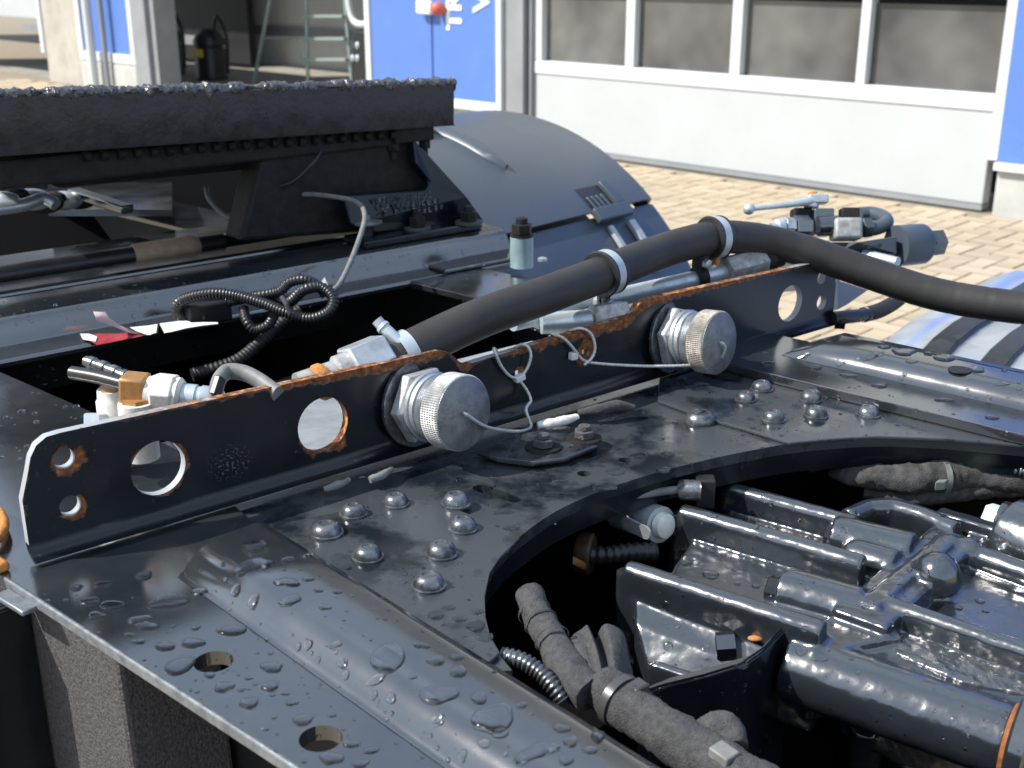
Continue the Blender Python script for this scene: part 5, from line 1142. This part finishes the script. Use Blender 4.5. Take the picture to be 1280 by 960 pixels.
def big_drop(u, v, wpx, asp=.7, yaw=None, flat=1.0):
    global nd
    h = hit(u, v)
    if not h or not okwet(h[2]): return
    t = (h[0] - CAM).dot(FW); a = wpx / 2 * t / FPX; sl_ = max(.3, -h[1].dot(ray(u, v).normalized())); b = min(a * 1.2, a * asp / sl_)
    hz = min(.0017, .34 * min(a, b)) * flat / .68
    where = h[2].name.split('.')[0]
    lab = {'near_rail_flange': 'clear water drop on the flat flange of the near rail', 'near_rail_ridge': 'clear water drop on the raised ridge of the near rail', 'far_rail_strip': 'clear water drop on the flat strip of the far rail', 'far_rail_ridge': 'clear water drop on the raised ridge of the far rail', 'housing_body': 'clear water drop on the ribbed cast housing', 'deck_plate': 'clear water drop on the deck plate between the rails', 'gusset_sheet': 'clear water drop on the bolted gusset sheet', 'plate': 'small water drop clinging to the front of the bracket plate'}.get(where, 'clear water drop on the black frame')
    if yaw is None: yaw = rnd.uniform(-.35, .35)
    o = place(rnd.choice(DM), 'water_drop', None, h[0] - h[1] * .00002, frame_of(h[1], yaw), (a, b, hz))
    tag(o, lab, 'water drop', 'drops ' + lab.split('drop ')[1]); placed.append((u, v, wpx)); nd += 1
# larger drops where the photograph shows them
for d in ((485, 822, 46, .75), (548, 868, 50, .42), (617, 897, 60, .5), (670, 940, 52, .36), (470, 850, 28, .4), (545, 769, 22, .5), (440, 820, 0, 0), (573, 840, 22, .6), (599, 873, 20, .7), (570, 822, 16, .5), (545, 826, 24, .45), (548, 800, 0, 0), (626, 917, 22, .5), (702, 911, 20, .5), (713, 927, 20, .6), (748, 920, 20, .55), (738, 938, 18, .5), (708, 950, 18, .8), (489, 873, 16, .7), (427, 829, 12, 1.1), (432, 844, 12, 1), (516, 846, 10, .6), (532, 808, 12, .4), (524, 806, 14, .5), (652, 882, 14, .5), (605, 930, 18, .5), (578, 945, 14, .9), (549, 903, 12, .8), (547, 899, 18, .5), (467, 869, 12, .8),
    (225, 832, 36, .7), (340, 834, 30, .4), (338, 858, 24, .45), (280, 859, 24, .5), (312, 879, 26, .45), (262, 844, 16, .4), (364, 879, 18, .35), (379, 900, 24, .6), (396, 862, 0, 0), (439, 930, 22, .4), (465, 938, 20, .4), (414, 948, 28, .55), (451, 955, 22, .4), (302, 862, 10, .5), (311, 848, 10, .4), (357, 867, 10, .5), (415, 894, 12, .4), (341, 869, 8, .4), (331, 911, 10, .5), (206, 808, 26, .4), (241, 804, 30, .35), (140, 757, 32, .35), (175, 775, 30, .3), (183, 783, 28, .35), (121, 770, 22, .4), (210, 752, 44, .45), (162, 794, 16, .3), (173, 802, 20, .3), (250, 740, 22, .4), (290, 788, 40, .3), (112, 752, 24, .4), (180, 720, 24, .35), (128, 731, 24, .3), (96, 735, 16, .4), (245, 785, 12, .4),
    (316, 707, 42, .4), (363, 750, 30, .35), (360, 728, 30, .35), (318, 682, 30, .4), (406, 759, 16, .4), (317, 752, 18, .7), (295, 738, 16, .7), (398, 738, 12, .4), (360, 700, 20, .3), (385, 724, 14, .4), (422, 740, 12, .4), (340, 770, 0, 0), (385, 806, 14, .9), (373, 809, 10, 1), (420, 806, 14, .6), (430, 830, 12, 1), (398, 825, 8, 1),
    (595, 783, 26, .45), (607, 797, 20, .5), (575, 774, 18, .4), (560, 760, 20, .3), (596, 765, 16, .4), (630, 640, 24, .3), (700, 600, 26, .3), (690, 618, 20, .25), (755, 610, 30, .3), (800, 570, 26, .3), (770, 590, 28, .3), (835, 568, 20, .3), (830, 588, 20, .3), (670, 590, 26, .3), (640, 660, 22, .3), (720, 560, 18, .3),
    (855, 692, 14, .6), (857, 704, 16, .4), (888, 718, 20, .6), (922, 730, 8, 1.6), (945, 733, 10, .7), (955, 742, 12, .7), (870, 755, 0, 0), (831, 757, 12, 1), (835, 808, 12, 1), (848, 781, 8, 1), (882, 810, 12, .7), (793, 775, 8, 1), (1006, 786, 10, .6), (1055, 663, 12, .7), (1000, 727, 8, .8), (1008, 736, 7, .8), (1157, 716, 12, .7), (1085, 724, 16, .8), (1085, 755, 14, .7), (1198, 760, 10, .6), (1232, 764, 8, .6), (1225, 752, 10, .6), (1001, 815, 12, 1), (1026, 823, 16, .6), (1192, 901, 10, 1.2), (1208, 912, 8, .8), (1260, 905, 12, .8), (1248, 945, 18, .8), (926, 832, 18, .5), (1150, 890, 0, 0),
    (1090, 445, 26, .3), (1130, 440, 30, .3), (1180, 448, 26, .3), (1220, 462, 24, .3), (1250, 480, 20, .3), (1105, 434, 14, .3), (1140, 452, 14, .3), (1160, 442, 12, .3), (1075, 448, 12, .4), (1000, 447, 24, .25), (960, 455, 20, .25), (1100, 482, 22, .25), (1060, 470, 20, .25), (1180, 500, 20, .25), (1240, 522, 18, .25), (1020, 460, 18, .25)):
    if d[2]: big_drop(*d)
regions = [((40, 735, 300, 955), 190, 10), ((240, 690, 760, 955), 420, 9), ((360, 610, 640, 790), 60, 9), ((560, 480, 1000, 660), 120, 10), ((940, 440, 1280, 545), 130, 8), ((780, 620, 1280, 950), 340, 8), ((30, 450, 1050, 720), 70, 6), ((0, 470, 120, 600), 60, 12), ((0, 300, 700, 470), 160, 6), ((0, 335, 430, 405), 260, 6), ((430, 285, 690, 350), 120, 5), ((880, 500, 1280, 560), 60, 7), ((820, 840, 980, 930), 20, 8), ((1230, 880, 1280, 960), 10, 8)]
sm_v = []; sm_f = []
base = DM[1]; bvv = [v.co.copy() for v in base.vertices]; bff = [tuple(p.vertices) for p in base.polygons]
# light version for the fine drops
def fine(loc, nrm, a, b, hz, yaw):
    q = frame_of(nrm, yaw); n = len(sm_v); k = 9
    for (rho, z) in ((1, -.05), (.9, .35), (.5, .62)):
        for j in range(k): an = 2 * math.pi * j / k; sm_v.append(loc + q @ V((a * rho * math.cos(an) * (1 + .1 * math.sin(2 * an + yaw * 9)), b * rho * math.sin(an), hz * z)))
    sm_v.append(loc + q @ V((0, 0, hz * .7)))
    for i in range(2):
        for j in range(k): sm_f.append((n + i * k + j, n + i * k + (j + 1) % k, n + (i + 1) * k + (j + 1) % k, n + (i + 1) * k + j))
    for j in range(k): sm_f.append((n + 2 * k + j, n + 2 * k + (j + 1) % k, n + 3 * k))
    sm_f.append(tuple(n + j for j in reversed(range(k))))
rd = random.Random(21)
for (x0, y0, x1, y1), cnt, mx in regions:
    for _ in range(cnt):
        u = rd.uniform(x0, x1); v = rd.uniform(y0, y1); h = hit(u, v)
        if not h or not okwet(h[2]): continue
        nm = h[2].name.split('.')[0]
        t = (h[0] - CAM).dot(FW); w_ = mx * (.25 + .75 * rd.random() ** 2.2)
        if nm == 'plate': w_ = min(w_, 4)
        if any(abs(u - a) < (wp + w_) * .6 and abs(v - b) < (wp + w_) * .4 for a, b, wp in placed): continue
        placed.append((u, v, w_))
        a = w_ / 2 * t / FPX; b = a * rd.uniform(.7, 1.1); fine(h[0], h[1], a, b, min(.0022, .5 * min(a, b)) / .68, rd.uniform(0, 3))
me = bpy.data.meshes.new('fine_water_drops'); me.from_pydata(sm_v, [], sm_f); me.update(); me.polygons.foreach_set('use_smooth', [True] * len(me.polygons)); me.materials.append(MT['water'])
fo3 = bpy.data.objects.new('fine_water_drops', me); col.objects.link(fo3); tag(fo3, 'fine scattered water droplets over the black frame and housing', 'water drops', kind='stuff')
print('drops', nd, len(sm_v))
for o in bpy.data.objects:
    if '_o' in o: del o['_o']
